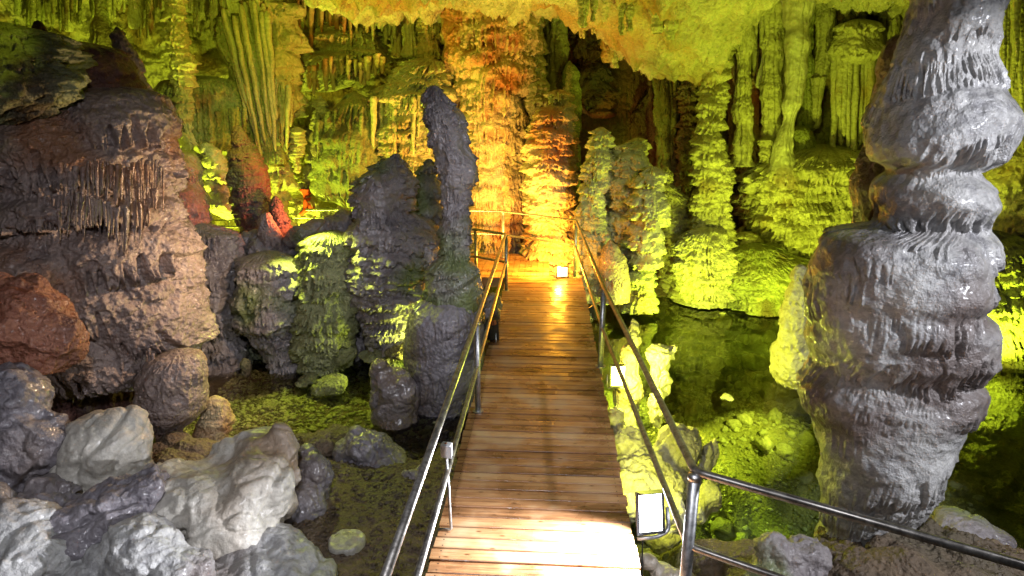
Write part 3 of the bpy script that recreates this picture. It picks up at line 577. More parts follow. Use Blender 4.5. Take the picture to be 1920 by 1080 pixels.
fm('draped_flowstone', 'bright terraced flowstone falling in steps behind the red spearhead stalagmite', 'flowstone', 14.0,
   [(0, 470, 540), (60, 478, 545), (150, 478, 552), (180, 482, 552), (240, 490, 546), (280, 498, 540), (330, 500, 538), (400, 500, 536), (470, 495, 536)], LIME, cw=.5, ch=.5, A=.2, drip=.45, freq=9, ridge=.5, L=1.3, seed=64)
fm('flowstone_mound', 'glowing yellow-green flowstone mound behind the person in red', 'flowstone', 17.3,
   [(270, 550, 580), (310, 540, 600), (350, 525, 622), (400, 515, 645), (440, 510, 650)], LIME, cw=.5, ch=.35, A=.16, drip=.35, freq=6, seed=65)
fm('stalagmite', 'stacked-pancake stalagmite standing in the dark hollow at the left', 'stalagmite', 14.6,
   [(180, 594, 606), (205, 589, 610), (240, 586, 610), (262, 590, 604), (300, 588, 606)], LIME, cw=.2, ch=.13, A=.07, drip=.15, freq=3, seed=66, res=.012)
fm('stalagmite', 'stack of rounded knobs on the left rim of the dark hollow', 'stalagmite', 13.6,
   [(238, 548, 566), (262, 545, 570), (290, 546, 566), (305, 548, 562)], LIME, cw=.2, ch=.13, A=.07, drip=.15, freq=3, seed=67, res=.012)
fm('draped_flowstone', 'smooth olive hump of flowstone with a ragged dark fringe right of the hollow', 'flowstone', 14.4,
   [(172, 645, 682), (195, 628, 695), (225, 612, 700), (260, 604, 704), (300, 598, 706), (330, 602, 704), (365, 612, 700), (390, 620, 690)], LIMG, cw=.7, ch=.9, A=.15, drip=.4, freq=12, ridge=.4, flute=.03, ff=18, seed=68, hang=True)
fm('draped_flowstone', 'brown ribbed skirt of flowstone below the olive hump beside the hollow', 'flowstone', 14.6,
   [(240, 592, 640), (280, 590, 655), (330, 612, 668), (380, 632, 672), (420, 640, 682)], BRWN, cw=.6, ch=.7, A=.08, flute=.07, ff=16, seed=69)
fm('draped_flowstone', 'mass of crowded yellow-green shingles left of the yellow terraced column', 'flowstone', 14.9,
   [(110, 770, 838), (145, 740, 842), (180, 705, 845), (230, 695, 840), (290, 700, 830), (350, 706, 825), (420, 715, 820), (480, 720, 815)], LIME, cw=.42, ch=.34, A=.2, drip=.5, freq=8, ridge=.55, seed=70)
fm('draped_flowstone', 'balcony of fringed flowstone below the ceiling at the upper left of centre', 'flowstone', 15.6,
   [(40, 580, 700), (80, 560, 720), (110, 555, 715), (135, 560, 700), (160, 565, 660), (172, 570, 610)], LIME, cw=.5, ch=.4, A=.22, drip=.5, freq=9, ridge=.5, seed=71, hang=True, depth=.7)
for i, (px, pt, pb, hw, lab) in enumerate([(1092, 0, 52, 8, 'brown crusted stalactite under the sloping ceiling, leftmost of its row'), (1112, 0, 40, 5, 'thin stalactite second from the left under the sloping ceiling'), (1165, 20, 66, 7, 'beaded stalactite under the middle of the sloping ceiling'),
                                       (1180, 10, 58, 5, 'slim stalactite right beside the beaded one under the sloping ceiling'), (1232, 0, 62, 9, 'flat grey drapery tip under the sloping ceiling'), (1256, 0, 75, 7, 'rightmost narrow stalactite of the row under the sloping ceiling'),
                                       (1138, 88, 118, 8, 'stubby orange stalactite at the lip of the dark opening'), (1152, 92, 128, 4, 'thin stalactite beside the stubby orange one at the lip of the dark opening')]):
    fm('hanging_stalactite', lab, 'stalactite', 11.6 if i < 6 else 13.6, [(pt-90, px-hw*1.8, px+hw*1.8), (pt, px-hw*1.2, px+hw*1.2), (pb, px-hw*.6, px+hw*.6)], LIME if i != 6 else LIMO, cw=.2, ch=.2, A=.03, flute=.012, ff=4, rough=.015, big=.01, seed=130+i, hang=True, res=.014)
for q, (a0, a1, t0, b0, n_, yy, mt_, lab) in enumerate([
    (20, 180, -40, 60, 22, 13.6, LIMG, 'green fringe of stalactites along the ceiling in the top left corner'),
    (195, 305, -30, 62, 18, 13.9, LIME, 'fringe of thin stalactites between the conical green stalagmite and the ringed column'),
    (350, 420, -20, 58, 12, 13.9, LIME, 'short stalactite fringe between the ringed column and the fan drapery'),
    (455, 580, -60, 48, 22, 14.2, LIME, 'stalactite fringe above the bright terraced flowstone'),
    (555, 700, -10, 92, 26, 15.0, LIMO, 'ochre stalactite fringe along the ceiling above the balcony'),
    (690, 745, 30, 92, 12, 15.1, LIME, 'row of slender pale stalactites left of the thin fluted column'),
    (560, 720, 120, 178, 26, 14.6, LIMO, 'fringe hanging from the lower lip of the ceiling balcony'),
    (590, 705, 225, 300, 22, 13.85, LIMG, 'ragged fringe below the smooth olive hump'),
    (318, 462, 215, 292, 28, 12.75, LIMG, 'comb of long thin drips below the green canopy'),
    (700, 835, 200, 300, 22, 14.0, LIME, 'curtain of drips over the crowded shingles left of the yellow terraced column'),
    (478, 548, 175, 300, 14, 13.2, LIME, 'long ribs running down the bright terraced flowstone'),
    (1085, 1240, 20, 80, 22, 13.0, LIMO, 'brown ragged fringe under the left part of the sloping ceiling'),
    (1225, 1325, 95, 215, 16, 15.2, WALL, 'dim hanging ribs under the lowest edge of the sloping ceiling'),
    (1870, 1990, 40, 300, 14, 9.6, LIME, 'ribbed curtain on the yellow column at the right edge'),
    (1250, 1330, -30, 50, 12, 11.5, LIME, 'pale drapery fringe at the top edge left of the tall slender column')]):
    curtain('stalactite_fringe', lab, 'stalactites', yy, a0, a1, t0, b0, n_, mt_, rpx=(3.5, 7.5), dy=.25, ragged=.65, seed=40+q, taper=.4)
blob('root_flowstone', 'diagonal root-like ribs of flowstone running down to the red spearhead stalagmite', 'flowstone',
     [(325+i*15, 262+i*17, 12.2, 18, 16, 1) for i in range(7)] + [(390+i*10, 285+i*18, 12.1, 14, 14, 1) for i in range(4)] + [(420, 385, 12.1, 28, 22, 1)], LIME, .045, .03, 4, .06, 3, 72, A=.09, cw=.25, ch=.2)
fm('stalagmite', 'conical green stalagmite meeting a stalactite at the top left', 'stalagmite', 12.8,
   [(-40, 178, 196), (0, 180, 194), (35, 182, 198), (55, 172, 208), (75, 166, 214), (110, 160, 222)], LIMG, cw=.5, ch=.7, A=.04, drip=.4, freq=9, seed=73)
for i, (px, pb, hw, lab) in enumerate([(252, 55, 5, 'short stub of a stalactite hanging nearest the conical green stalagmite'), (282, 66, 5, 'longer straight stalactite just left of the ringed column'), (404, 70, 6, 'thin stalactite hanging right of the ringed column, above the fan drapery'),
                                       (500, 45, 7, 'pale stubby stalactite above the bright terraced flowstone'), (524, 60, 8, 'knobbly stalactite right of the pale stubby one'), (65, 40, 12, 'thick green stalactite in the top left corner'),
                                       (128, 60, 8, 'stalactite left of the conical green stalagmite')]):
    fm('hanging_stalactite', lab, 'stalactite', 12.9+.2*i, [(-90, px-hw*1.6, px+hw*1.6), (0, px-hw, px+hw), (pb, px-hw*.7, px+hw*.7)], LIME, cw=.2, ch=.3, A=.02, flute=.015, ff=4, rough=.012, big=.01, seed=80+i, hang=True, res=.014)

# ------------------------------------------------------------------ big brown formation, left
fm('flowstone_mass', 'huge brown layered formation with fringed ledges filling the left side', 'flowstone', 7.4,
   [(158, 175, 232), (168, 130, 285), (185, 90, 298), (230, 30, 310), (290, 0, 318), (335, -20, 316), (352, -10, 302), (372, 10, 304), (395, 5, 312), (405, -5, 305), (430, -30, 330), (470, -30, 345), (510, -20, 350), (560, 0, 354), (605, 20, 350), (640, 60, 345), (690, 90, 330), (712, 110, 300), (725, 120, 280)],
   BRWN, cw=1.1, ch=.8, A=.12, drip=.22, freq=13, ridge=.5, L=1.25, w_=1.1, lf=15, ldrip=.6, big=.14, rough=.04, rs=9, seed=90, res=.010, hang=True, depth=.8, inset=.3, fine=.5,
   lumps=[(230, 165, 240, 80, 0.162), (120, 200, 345, 150, 0.297), (260, 180, 290, 70, 0.243), (230, 260, 348, 100, 0.324), (60, 330, 400, 110, 0.270), (190, 348, 412, 150, 0.351), (280, 400, 520, 80, 0.297), (100, 425, 500, 150, 0.351), (180, 480, 600, 140, 0.297), (300, 540, 650, 60, 0.297), (200, 590, 712, 130, 0.324), (90, 500, 600, 110, 0.270)])
mass_ = bpy.data.objects['flowstone_mass']
for q, (a0, a1, t0, b0, n_, yy, rr_) in enumerate([(110, 308, 330, 392, 20, 6.25, (4, 8)), (70, 296, 396, 448, 20, 6.15, (3.5, 7)), (120, 290, 690, 738, 22, 6.6, (3.5, 7))]):
    curtain('drip_fringe', None, None, yy+.16, a0, a1, t0-14, b0+8, int(n_*2.1), BRWN, rpx=(2.2, 6.5), dy=.16, ragged=.75, seed=20+q, parent=mass_, taper=.22, arch=-6)
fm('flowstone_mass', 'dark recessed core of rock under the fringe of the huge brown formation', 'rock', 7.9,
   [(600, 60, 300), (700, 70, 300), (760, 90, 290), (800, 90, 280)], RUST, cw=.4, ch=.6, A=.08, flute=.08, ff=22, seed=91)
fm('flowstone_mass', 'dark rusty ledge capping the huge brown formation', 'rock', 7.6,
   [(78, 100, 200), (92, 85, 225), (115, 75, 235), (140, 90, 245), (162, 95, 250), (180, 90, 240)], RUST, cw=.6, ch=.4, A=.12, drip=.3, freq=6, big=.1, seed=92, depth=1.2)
fm('stalagmite', 'crooked dark finger of rock on the left of the rusty ledge', 'stalagmite', 7.7,
   [(38, 64, 78), (50, 58, 84), (75, 66, 96), (105, 80, 112)], RUST, cw=.4, ch=.4, A=.03, seed=93)
fm('flowstone_mass', 'green mossy lump of crusted rock at the far left above the huge brown formation', 'rock', 6.6,
   [(40, -60, 50), (70, -80, 80), (110, -90, 100), (150, -90, 118), (190, -90, 95), (230, -90, 40), (260, -90, -10)], LIMG, cw=.35, ch=.3, A=.17, drip=.55, freq=6, ridge=.6, rough=.09, rs=5, big=.2, seed=94, hang=True, fine=.7)
fm('stalagmite', 'small lit knob on the right end of the rusty ledge', 'stalagmite', 8.2,
   [(50, 214, 224), (65, 212, 236), (90, 215, 250), (130, 220, 262), (190, 230, 290)], BRWN, cw=.25, ch=.25, A=.05, seed=95)
fm('flowstone_mound', 'bulbous orange-brown foot bulging out under the right end of the huge brown formation', 'flowstone', 6.7,
   [(655, 312, 358), (670, 292, 374), (700, 268, 386), (740, 262, 388), (770, 266, 380), (795, 280, 352), (820, 292, 335)], BRWN, cw=.5, ch=.6, A=.05, drip=.5, freq=9, big=.05, rough=.015, rs=8, seed=96, res=.01)
fm('stalagmite', 'small yellow crusted stalagmite right of the bulbous foot', 'stalagmite', 6.9,
   [(742, 392, 410), (755, 382, 425), (780, 376, 436), (805, 370, 432), (825, 372, 425)], LIMO, cw=.12, ch=.1, A=.04, seed=97, res=.008)
blob('boulder', 'large rust-red boulder resting on the grey rocks at the far left', 'rock', [(20, 600, 5.2, 100, 88, 1), (90, 640, 5.2, 72, 60, 1), (-40, 560, 5.3, 90, 60, 1), (60, 690, 5.1, 60, 28, 1)], REDR, .05, .04, 5, .05, 6, 98, facet=.10)
GB = 'grey rocks piled below the platform at the lower left'
blob('grey_rock', 'violet-grey pitted rock at the left edge below the rust-red boulder', 'rock', [(20, 750, 4.7, 65, 75, 1), (60, 830, 4.6, 65, 75, 1), (-30, 820, 4.6, 80, 90, 1), (105, 800, 4.65, 25, 40, 1), (-20, 900, 4.5, 90, 60, 1)], PURP, .04, .03, 6, .05, 5, 99, GB, facet=.06)
blob('grey_rock', 'smooth pale grey dome of rock in front of the bulbous foot', 'rock', [(200, 830, 4.8, 80, 62, 1), (245, 800, 4.9, 38, 44, 1), (170, 880, 4.7, 70, 55, 1), (240, 870, 4.75, 42, 50, 1)], PALE, .035, .012, 5, .05, 7, 100, GB, facet=.04)
blob('grey_rock', 'long pale grey ridge of rock sloping down beside the dark pit', 'rock',
     [(480, 850, 5.0, 70, 45, 1.1), (530, 830, 5.0, 32, 42, 1), (545, 880, 4.9, 26, 60, 1), (430, 870, 4.9, 60, 45, 1), (480, 920, 4.6, 80, 75, 1), (380, 920, 4.5, 90, 55, 1), (440, 985, 4.3, 75, 70, 1), (330, 900, 4.6, 70, 40, 1), (300, 960, 4.3, 70, 50, 1), (520, 940, 4.7, 40, 70, 1)],
     PALE, .035, .016, 5, .055, 7, 101, GB, facet=.07)
blob('grey_rock', 'dark grey blocky rock poking up between the pale dome and the lowest rocks', 'rock', [(220, 940, 4.15, 75, 42, 1), (150, 985, 4.0, 90, 50, 1), (270, 905, 4.3, 40, 25, 1), (90, 930, 4.2, 60, 35, 1)], PURP, .03, .03, 7, .06, 3, 102, GB, facet=.09)
blob('grey_rock', 'brown-grey wet rock in the bottom left corner', 'rock', [(30, 990, 3.8, 70, 50, 1), (10, 1060, 3.6, 90, 60, 1), (80, 1050, 3.7, 60, 50, 1), (-50, 960, 3.9, 70, 60, 1)], GREY, .03, .015, 6, .05, 5, 103, GB, facet=.07)
blob('grey_rock', 'brown-streaked rock at the bottom edge left of the long pale ridge', 'rock', [(270, 1040, 3.8, 80, 70, 1), (200, 1090, 3.7, 100, 70, 1), (340, 1090, 3.7, 70, 60, 1)], GREY, .03, .02, 6, .05, 5, 104, GB, facet=.07)
blob('grey_rock', 'flat rounded rock at the bottom edge under the dark pit', 'rock', [(450, 1075, 4.0, 120, 38, 1.1), (540, 1090, 4.0, 90, 40, 1), (380, 1110, 3.9, 90, 40, 1)], GREY, .035, .012, 5, .04, 6, 105, GB)
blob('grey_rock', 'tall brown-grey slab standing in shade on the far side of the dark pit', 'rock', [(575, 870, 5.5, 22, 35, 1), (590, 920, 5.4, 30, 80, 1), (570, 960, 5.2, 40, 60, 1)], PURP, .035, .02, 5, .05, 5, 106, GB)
blob('boulder', 'lumpy brown-grey boulder with a pale rounded shoulder between pool and pit', 'rock', [(690, 835, 6.4, 45, 30, 1), (655, 850, 6.4, 28, 24, 1), (675, 815, 6.45, 18, 16, 1), (720, 870, 6.3, 45, 40, 1), (690, 900, 6.2, 40, 40, 1), (735, 900, 6.2, 35, 40, 1)], PURP, .03, .02, 5, .05, 5, 107)
blob('boulder', 'low brown rock bank between the long pale ridge and the lumpy boulder', 'rock', [(600, 830, 6.6, 40, 22, 1), (560, 840, 6.7, 30, 20, 1), (640, 815, 6.8, 30, 18, 1), (340, 870, 6.0, 70, 30, 1), (320, 835, 6.3, 35, 22, 1)], SOIL, .035, .02, 5, .05, 5, 108)
blob('boulder', 'dark jagged stone beside the left railing, next to the round pale disc', 'rock', [(775, 900, 5.8, 26, 28, 1), (755, 945, 5.5, 26, 26, 1), (790, 880, 5.9, 20, 18, 1)], DARK, .025, .02, 7, .03, 3, 109, facet=.05)

# ------------------------------------------------------------------ rocks beside the boardwalk, right
blob('stalagmite', 'pointed yellow-lit stalagmite rising behind the bright green floodlight', 'stalagmite', [(1190, 640, 7.6, 16, 40, 1), (1180, 680, 7.5, 24, 40, 1), (1178, 740, 7.4, 30, 55, 1), (1172, 785, 7.3, 26, 28, 1), (1186, 612, 7.6, 9, 18, 1)], LIME, .03, .02, 7, .03, 3, 110, facet=.04)
blob('stalagmite', 'ragged yellow-lit stalagmite with a lobed top right of the bright green floodlight', 'stalagmite', [(1240, 665, 7.5, 30, 24, 1), (1262, 655, 7.5, 12, 14, 1), (1238, 710, 7.4, 24, 40, 1), (1230, 765, 7.2, 20, 50, 1)], LIME, .028, .035, 8, .03, 2, 111, facet=.05)
blob('boulder', 'big bright yellow boulder split by a dark crack beside the right railing', 'rock', [(1275, 840, 6.2, 50, 55, 1), (1250, 870, 6.1, 40, 45, 1), (1270, 905, 5.9, 55, 40, 1)], LIME, .03, .02, 6, .03, 3, 112, facet=.06)
blob('boulder', 'cracked-off yellow lobe leaning on the right of the big split boulder', 'rock', [(1330, 855, 6.25, 20, 34, 1), (1320, 885, 6.2, 18, 22, 1), (1337, 830, 6.3, 12, 16, 1)], LIME, .025, .02, 7, .02, 2, 113, facet=.05)
blob('flowstone_mound', 'pale mossy slope of rock under the right edge of the boardwalk', 'rock', [(1150, 800, 6.4, 26, 45, 1), (1175, 850, 6.1, 45, 55, 1), (1200, 890, 5.8, 60, 45, 1), (1235, 925, 5.6, 55, 45, 1), (1160, 930, 5.5, 70, 50, 1), (1250, 985, 5.3, 50, 55, 1)], LIME, .03, .04, 6, .07, 3, 114, facet=.05)
blob('boulder', 'brown stone slab leaning under the water right of the white floodlight', 'rock', [(1335, 930, 5.4, 30, 36, 1), (1310, 960, 5.3, 25, 30, 1)], STON, .03, .015, 6, .03, 2, 115, facet=.05)
blob('boulder', 'cluster of pale rounded rocks at the bottom edge beside the corner post', 'rock', [(1245, 1075, 4.3, 30, 18, 1), (1215, 1050, 4.3, 22, 16, 1), (1280, 1085, 4.3, 22, 16, 1)], PALE, .025, .012, 7, .03, 4, 116)
blob('boulder', 'dark jagged green-crusted shore rock left of the foot of the grey wet column', 'rock', [(1450, 1050, 4.0, 40, 50, 1), (1500, 1045, 4.1, 50, 40, 1), (1430, 1090, 3.9, 40, 40, 1), (1490, 1100, 3.9, 60, 40, 1)], DARK, .028, .035, 7, .04, 2, 117, facet=.06, ridged=False)
blob('boulder', 'smooth dark rock behind the right side of the foot of the grey wet column', 'rock', [(1800, 985, 4.9, 55, 22, 1), (1860, 1010, 4.8, 40, 16, 1)], DARK, .03, .012, 5, .03, 6, 118)
blob('boulder', 'flat dark boulders strewn at the foot of the grey wet column', 'rock', [(1700, 1040, 4.2, 60, 25, 1), (1790, 1060, 4.1, 70, 25, 1), (1880, 1050, 4.2, 60, 22, 1), (1620, 1075, 4.0, 60, 30, 1)], SOIL, .03, .035, 7, .04, 2, 119, facet=.06)
blob('cave_rubble', 'rough dark gravel bank around the foot of the grey wet column', 'gravel', [(1650, 1065, 4.3, 120, 30, 1), (1800, 1080, 4.1, 130, 40, 1), (1560, 1090, 4.1, 80, 40, 1)], SOIL, .03, .05, 9, .04, 1, 120, kind='stuff')
# ------------------------------------------------------------------ stones on the pool bed
rs_ = np.random.RandomState(12)
def stone_mesh(k):
    nu, nv = 26, 16
    u = np.linspace(0, 2*np.pi, nu, endpoint=False); v = np.linspace(.04, np.pi-.04, nv)
    U, Vv = np.meshgrid(u, v); X, Y, Z = np.cos(U)*np.sin(Vv), np.sin(U)*np.sin(Vv), np.cos(Vv)
    r = 1+.28*noise(X*1.1, Y*1.1, Z*1.1, 200+k)-.35*np.abs(noise(X*1.6, Y*1.6, Z*1.6, 220+k))+.06*noise(X*5, Y*5, Z*5, 240+k)
    P = np.stack([X*r, Y*r*.8, Z*r*.55], -1).reshape(-1, 3)
    o = link('pool_stone', P, gridfaces(nv, nu, True)[:, ::-1], 4, STON); return o
protos = [stone_mesh(k) for k in range(6)]
for k, p in enumerate(protos): tag(p, cat='stone', group='stones lying on the bed of the green pool')
spots = [(1390, 735, 20), (1300, 690, 24), (1340, 690, 22), (1360, 760, 34), (1440, 745, 24), (1395, 790, 18), (1375, 800, 16), (1432, 840, 22), (1470, 855, 20), (1300, 770, 30), (1280, 700, 14), (1265, 740, 16), (1330, 730, 26), (1410, 690, 30), (1470, 700, 26),
         (1500, 770, 22), (1510, 830, 20), (1450, 790, 20), (1490, 730, 18), (1400, 920, 16), (1430, 955, 12), (1500, 900, 22), (1355, 1000, 26), (1340, 1040, 20), (1480, 960, 14), (1360, 560, 20), (1240, 545, 14), (1255, 830, 12), (1490, 650, 24), (1440, 640, 20)]
for n in range(60): spots.append((rs_.uniform(1250, 1520), rs_.uniform(640, 830), rs_.uniform(6, 15)))
for n in range(14): spots.append((rs_.uniform(1300, 1510), rs_.uniform(950, 1070), rs_.uniform(6, 14)))
for n in range(14): spots.append((rs_.uniform(1760, 1915), rs_.uniform(770, 950), rs_.uniform(7, 18)))
for i, (px, py, rp) in enumerate(spots):
    dx, dz, f = unit(px, py); Yg = (-1.35-H)/dz
    for _ in range(5): Yg = (float(ground_z(np.array([dx*Yg]), np.array([Yg]))[0])-H)/dz
    o = protos[i] if i < 6 else protos[i % 6].copy()
    if i >= 6: COL.objects.link(o)
    s_ = rp*Yg/f
    o.location = (dx*Yg, Yg, min(H+dz*Yg+s_*.35, WL-.10-s_*.3)); o.rotation_euler = (rs_.uniform(-.3, .3), rs_.uniform(-.3, .3), rs_.uniform(0, 6.28)); o.scale = (s_, s_*rs_.uniform(.7, 1.1), s_*rs_.uniform(1.0, 1.6))
    o['label'] = 'rounded stone lying on the bed of the green pool right of the boardwalk'
    if px > 1700: o['label'] = 'shaded stone under the dark water right of the massive grey column'; o['group'] = 'stones under the dark water right of the massive grey column'

# pebbles of the shallow left pool and of the pit: nobody could count them
def pebbles(name, label, n, area, mat, smin, smax, seed, zoff=0):
    r = np.random.RandomState(seed); ico = []
    t = (1+5**.5)/2
    base = np.array([(-1, t, 0), (1, t, 0), (-1, -t, 0), (1, -t, 0), (0, -1, t), (0, 1, t), (0, -1, -t), (0, 1, -t), (t, 0, -1), (t, 0, 1), (-t, 0, -1), (-t, 0, 1)])/1.9
    fc = np.array([(0, 11, 5), (0, 5, 1), (0, 1, 7), (0, 7, 10), (0, 10, 11), (1, 5, 9), (5, 11, 4), (11, 10, 2), (10, 7, 6), (7, 1, 8), (3, 9, 4), (3, 4, 2), (3, 2, 6), (3, 6, 8), (3, 8, 9), (4, 9, 5), (2, 4, 11), (6, 2, 10), (8, 6, 7), (9, 8, 1)])
    VV, FF = [], []
    x = r.uniform(area[0], area[1], n); y = r.uniform(area[2], area[3], n); z = ground_z(x, y)
    for i in range(n):
        if 'pit' not in label and z[i] > WL-.03: continue
        s_ = smin+(smax-smin)*r.rand()**3; a = r.uniform(0, 6.28); c, s2 = math.cos(a), math.sin(a)
        b = base*(1+.3*r.uniform(-1, 1, (12, 1)))*[s_, s_*r.uniform(.5, 1), s_*r.uniform(.3, .7)]
        VV.append(np.stack([b[:, 0]*c-b[:, 1]*s2, b[:, 0]*s2+b[:, 1]*c, b[:, 2]], -1)+[x[i], y[i], z[i]+zoff]); FF.append(fc+12*(len(VV)-1))
    return tag(link(name, np.vstack(VV), np.vstack(FF), 3, mat, smooth=False), label, 'gravel', kind='stuff')
pebbles('pool_gravel', 'green pebbles carpeting the bed of the shallow left pool', 5200, (-4.4, -1.0, 7.0, 9.6), STON, .012, .06, 31, .01)
pebbles('floor_gravel', 'brown pebbles and grit scattered over the floor of the pit left of the boardwalk', 2600, (-2.6, -.3, 4.2, 7.2), SOIL, .008, .05, 32, .005)
pebbles('bed_gravel', 'yellow-green grit scattered over the bed of the right pool', 7000, (1.2, 5.2, 3.8, 9.5), STON, .010, .055, 33, .015)
# round pale limestone disc
dl = on(650, 1015, -.86)
for _ in range(8): dl = on(650, 1015, float(ground_z(np.array([dl[0]]), np.array([dl[1]]))[0])+.02)
m_, = [PALE]
a = np.linspace(0, 2*np.pi, 64, endpoint=False); rad = [.001, .06, .10, .125, .14, .155, .165, .17]; hh = [.045, .04, .025, .018, .022, .02, .0, -.06]
PV = np.array([(r_*np.cos(t)*(1+.04*math.sin(3*t)), r_*np.sin(t)*(1+.05*math.cos(2*t)), h_+.004*math.sin(7*t)*(r_ > .1)) for r_, h_ in zip(rad, hh) for t in a])+np.array(dl)
tag(link('splash_disc', PV, gridfaces(8, 64, True), 4, PALE, loc=dl), 'round pale limestone disc lying on the floor of the pit', 'stone disc')

# ------------------------------------------------------------------ wood, metal and lamp materials
m, N, L, B = nt('deck_wood'); WOOD = m
tc = N.new('ShaderNodeTexCoord'); sp = N.new('ShaderNodeSeparateXYZ'); L.new(tc.outputs['Object'], sp.inputs[0])
def math_(op, a, b=None, c=None):
    n = N.new('ShaderNodeMath'); n.operation = op
    for i, q in enumerate((a, b, c)):
        if q is None: continue
        if isinstance(q, (int, float)): n.inputs[i].default_value = q
        else: L.new(q, n.inputs[i])
    return n.outputs[0]
idx = math_('FLOOR', math_('DIVIDE', sp.outputs[1], .122))
wn = N.new('ShaderNodeTexWhiteNoise'); wn.noise_dimensions = '1D'; L.new(idx, wn.inputs['W'])
cmb = N.new('ShaderNodeCombineXYZ'); L.new(math_('MULTIPLY_ADD', idx, 3.7, math_('MULTIPLY', sp.outputs[0], 1.6)), cmb.inputs[0]); L.new(math_('MULTIPLY', sp.outputs[1], 26), cmb.inputs[1]); L.new(idx, cmb.inputs[2])
gn = N.new('ShaderNodeTexNoise'); gn.inputs['Scale'].default_value = 1.4; gn.inputs['Detail'].default_value = 9; gn.inputs['Roughness'].default_value = .65; gn.inputs['Distortion'].default_value = .9; L.new(cmb.outputs[0], gn.inputs['Vector'])
st = N.new('ShaderNodeTexNoise'); st.inputs['Scale'].default_value = 2.6; st.inputs['Detail'].default_value = 7; L.new(tc.outputs['Object'], st.inputs['Vector'])
cr = N.new('ShaderNodeValToRGB'); e = cr.color_ramp.elements; e[0].position = .34; e[0].color = (.055, .022, .010, 1); e[1].position = .70; e[1].color = (.56, .36, .18, 1)
k = cr.color_ramp.elements.new(.5); k.color = (.34, .165, .07, 1)
val = math_('ADD', math_('MULTIPLY', gn.outputs['Fac'], .5), math_('ADD', math_('MULTIPLY', wn.outputs['Value'], .18), math_('MULTIPLY', st.outputs['Fac'], .36)))
L.new(val, cr.inputs[0])
wr = N.new('ShaderNodeValToRGB'); wr.color_ramp.elements[0].position = .53; wr.color_ramp.elements[1].position = .66; L.new(st.outputs['Fac'], wr.inputs[0])
wm = N.new('ShaderNodeMix'); wm.data_type = 'RGBA'; L.new(math_('MULTIPLY', wr.outputs[0], .3), wm.inputs[0]); L.new(cr.outputs[0], wm.inputs[6]); wm.inputs[7].default_value = (.50, .40, .25, 1)
vk = N.new('ShaderNodeTexVoronoi'); vk.inputs['Scale'].default_value = 1.0; vk.voronoi_dimensions = '2D'
c2 = N.new('ShaderNodeCombineXYZ'); L.new(math_('MULTIPLY', sp.outputs[0], 2.4), c2.inputs[0]); L.new(math_('MULTIPLY', sp.outputs[1], 7.0), c2.inputs[1]); L.new(c2.outputs[0], vk.inputs['Vector'])
kr = N.new('ShaderNodeValToRGB'); kr.color_ramp.elements[0].position = .02; kr.color_ramp.elements[1].position = .07; kr.color_ramp.elements[0].color = (.25, .16, .10, 1); L.new(vk.outputs['Distance'], kr.inputs[0])
km = N.new('ShaderNodeMix'); km.data_type = 'RGBA'; km.blend_type = 'MULTIPLY'; km.inputs[0].default_value = .9; L.new(wm.outputs[2], km.inputs[6]); L.new(kr.outputs[0], km.inputs[7])
fr_ = math_('FRACT', math_('DIVIDE', sp.outputs[1], .122)); ed = math_('MULTIPLY', math_('ABSOLUTE', math_('SUBTRACT', fr_, .5)), 2.0)
er = N.new('ShaderNodeValToRGB'); er.color_ramp.elements[0].position = .62; er.color_ramp.elements[1].position = .97; er.color_ramp.elements[0].color = (1, 1, 1, 1); er.color_ramp.elements[1].color = (.58, .50, .44, 1); L.new(math_('ADD', ed, math_('MULTIPLY_ADD', gn.outputs['Fac'], .5, -.25)), er.inputs[0])
em = N.new('ShaderNodeMix'); em.data_type = 'RGBA'; em.blend_type = 'MULTIPLY'; em.inputs[0].default_value = 1; L.new(km.outputs[2], em.inputs[6]); L.new(er.outputs[0], em.inputs[7])
# screws, two rows along each edge of every board
sx = math_('ABSOLUTE', math_('SUBTRACT', math_('ABSOLUTE', math_('ADD', sp.outputs[0], .065)), .655)); sy = math_('MULTIPLY', math_('ABSOLUTE', math_('SUBTRACT', math_('ABSOLUTE', math_('SUBTRACT', fr_, .5)), .26)), .122)
sd = math_('SQRT', math_('ADD', math_('MULTIPLY', sx, sx), math_('MULTIPLY', sy, sy))); sm_ = math_('LESS_THAN', sd, .0055)
fm_ = N.new('ShaderNodeMix'); fm_.data_type = 'RGBA'; L.new(sm_, fm_.inputs[0]); L.new(em.outputs[2], fm_.inputs[6]); fm_.inputs[7].default_value = (.03, .02, .018, 1)
L.new(fm_.outputs[2], B.inputs['Base Color'])
rr = N.new('ShaderNodeMapRange'); rr.inputs[1].default_value = .4; rr.inputs[2].default_value = .65; rr.inputs[3].default_value = .22; rr.inputs[4].default_value = .6; L.new(st.outputs['Fac'], rr.inputs[0]); L.new(rr.outputs[0], B.inputs['Roughness'])
bw = N.new('ShaderNodeBump'); bw.inputs['Strength'].default_value = .5; bw.inputs['Distance'].default_value = .006; L.new(gn.outputs['Fac'], bw.inputs['Height']); L.new(bw.outputs[0], B.inputs['Normal'])

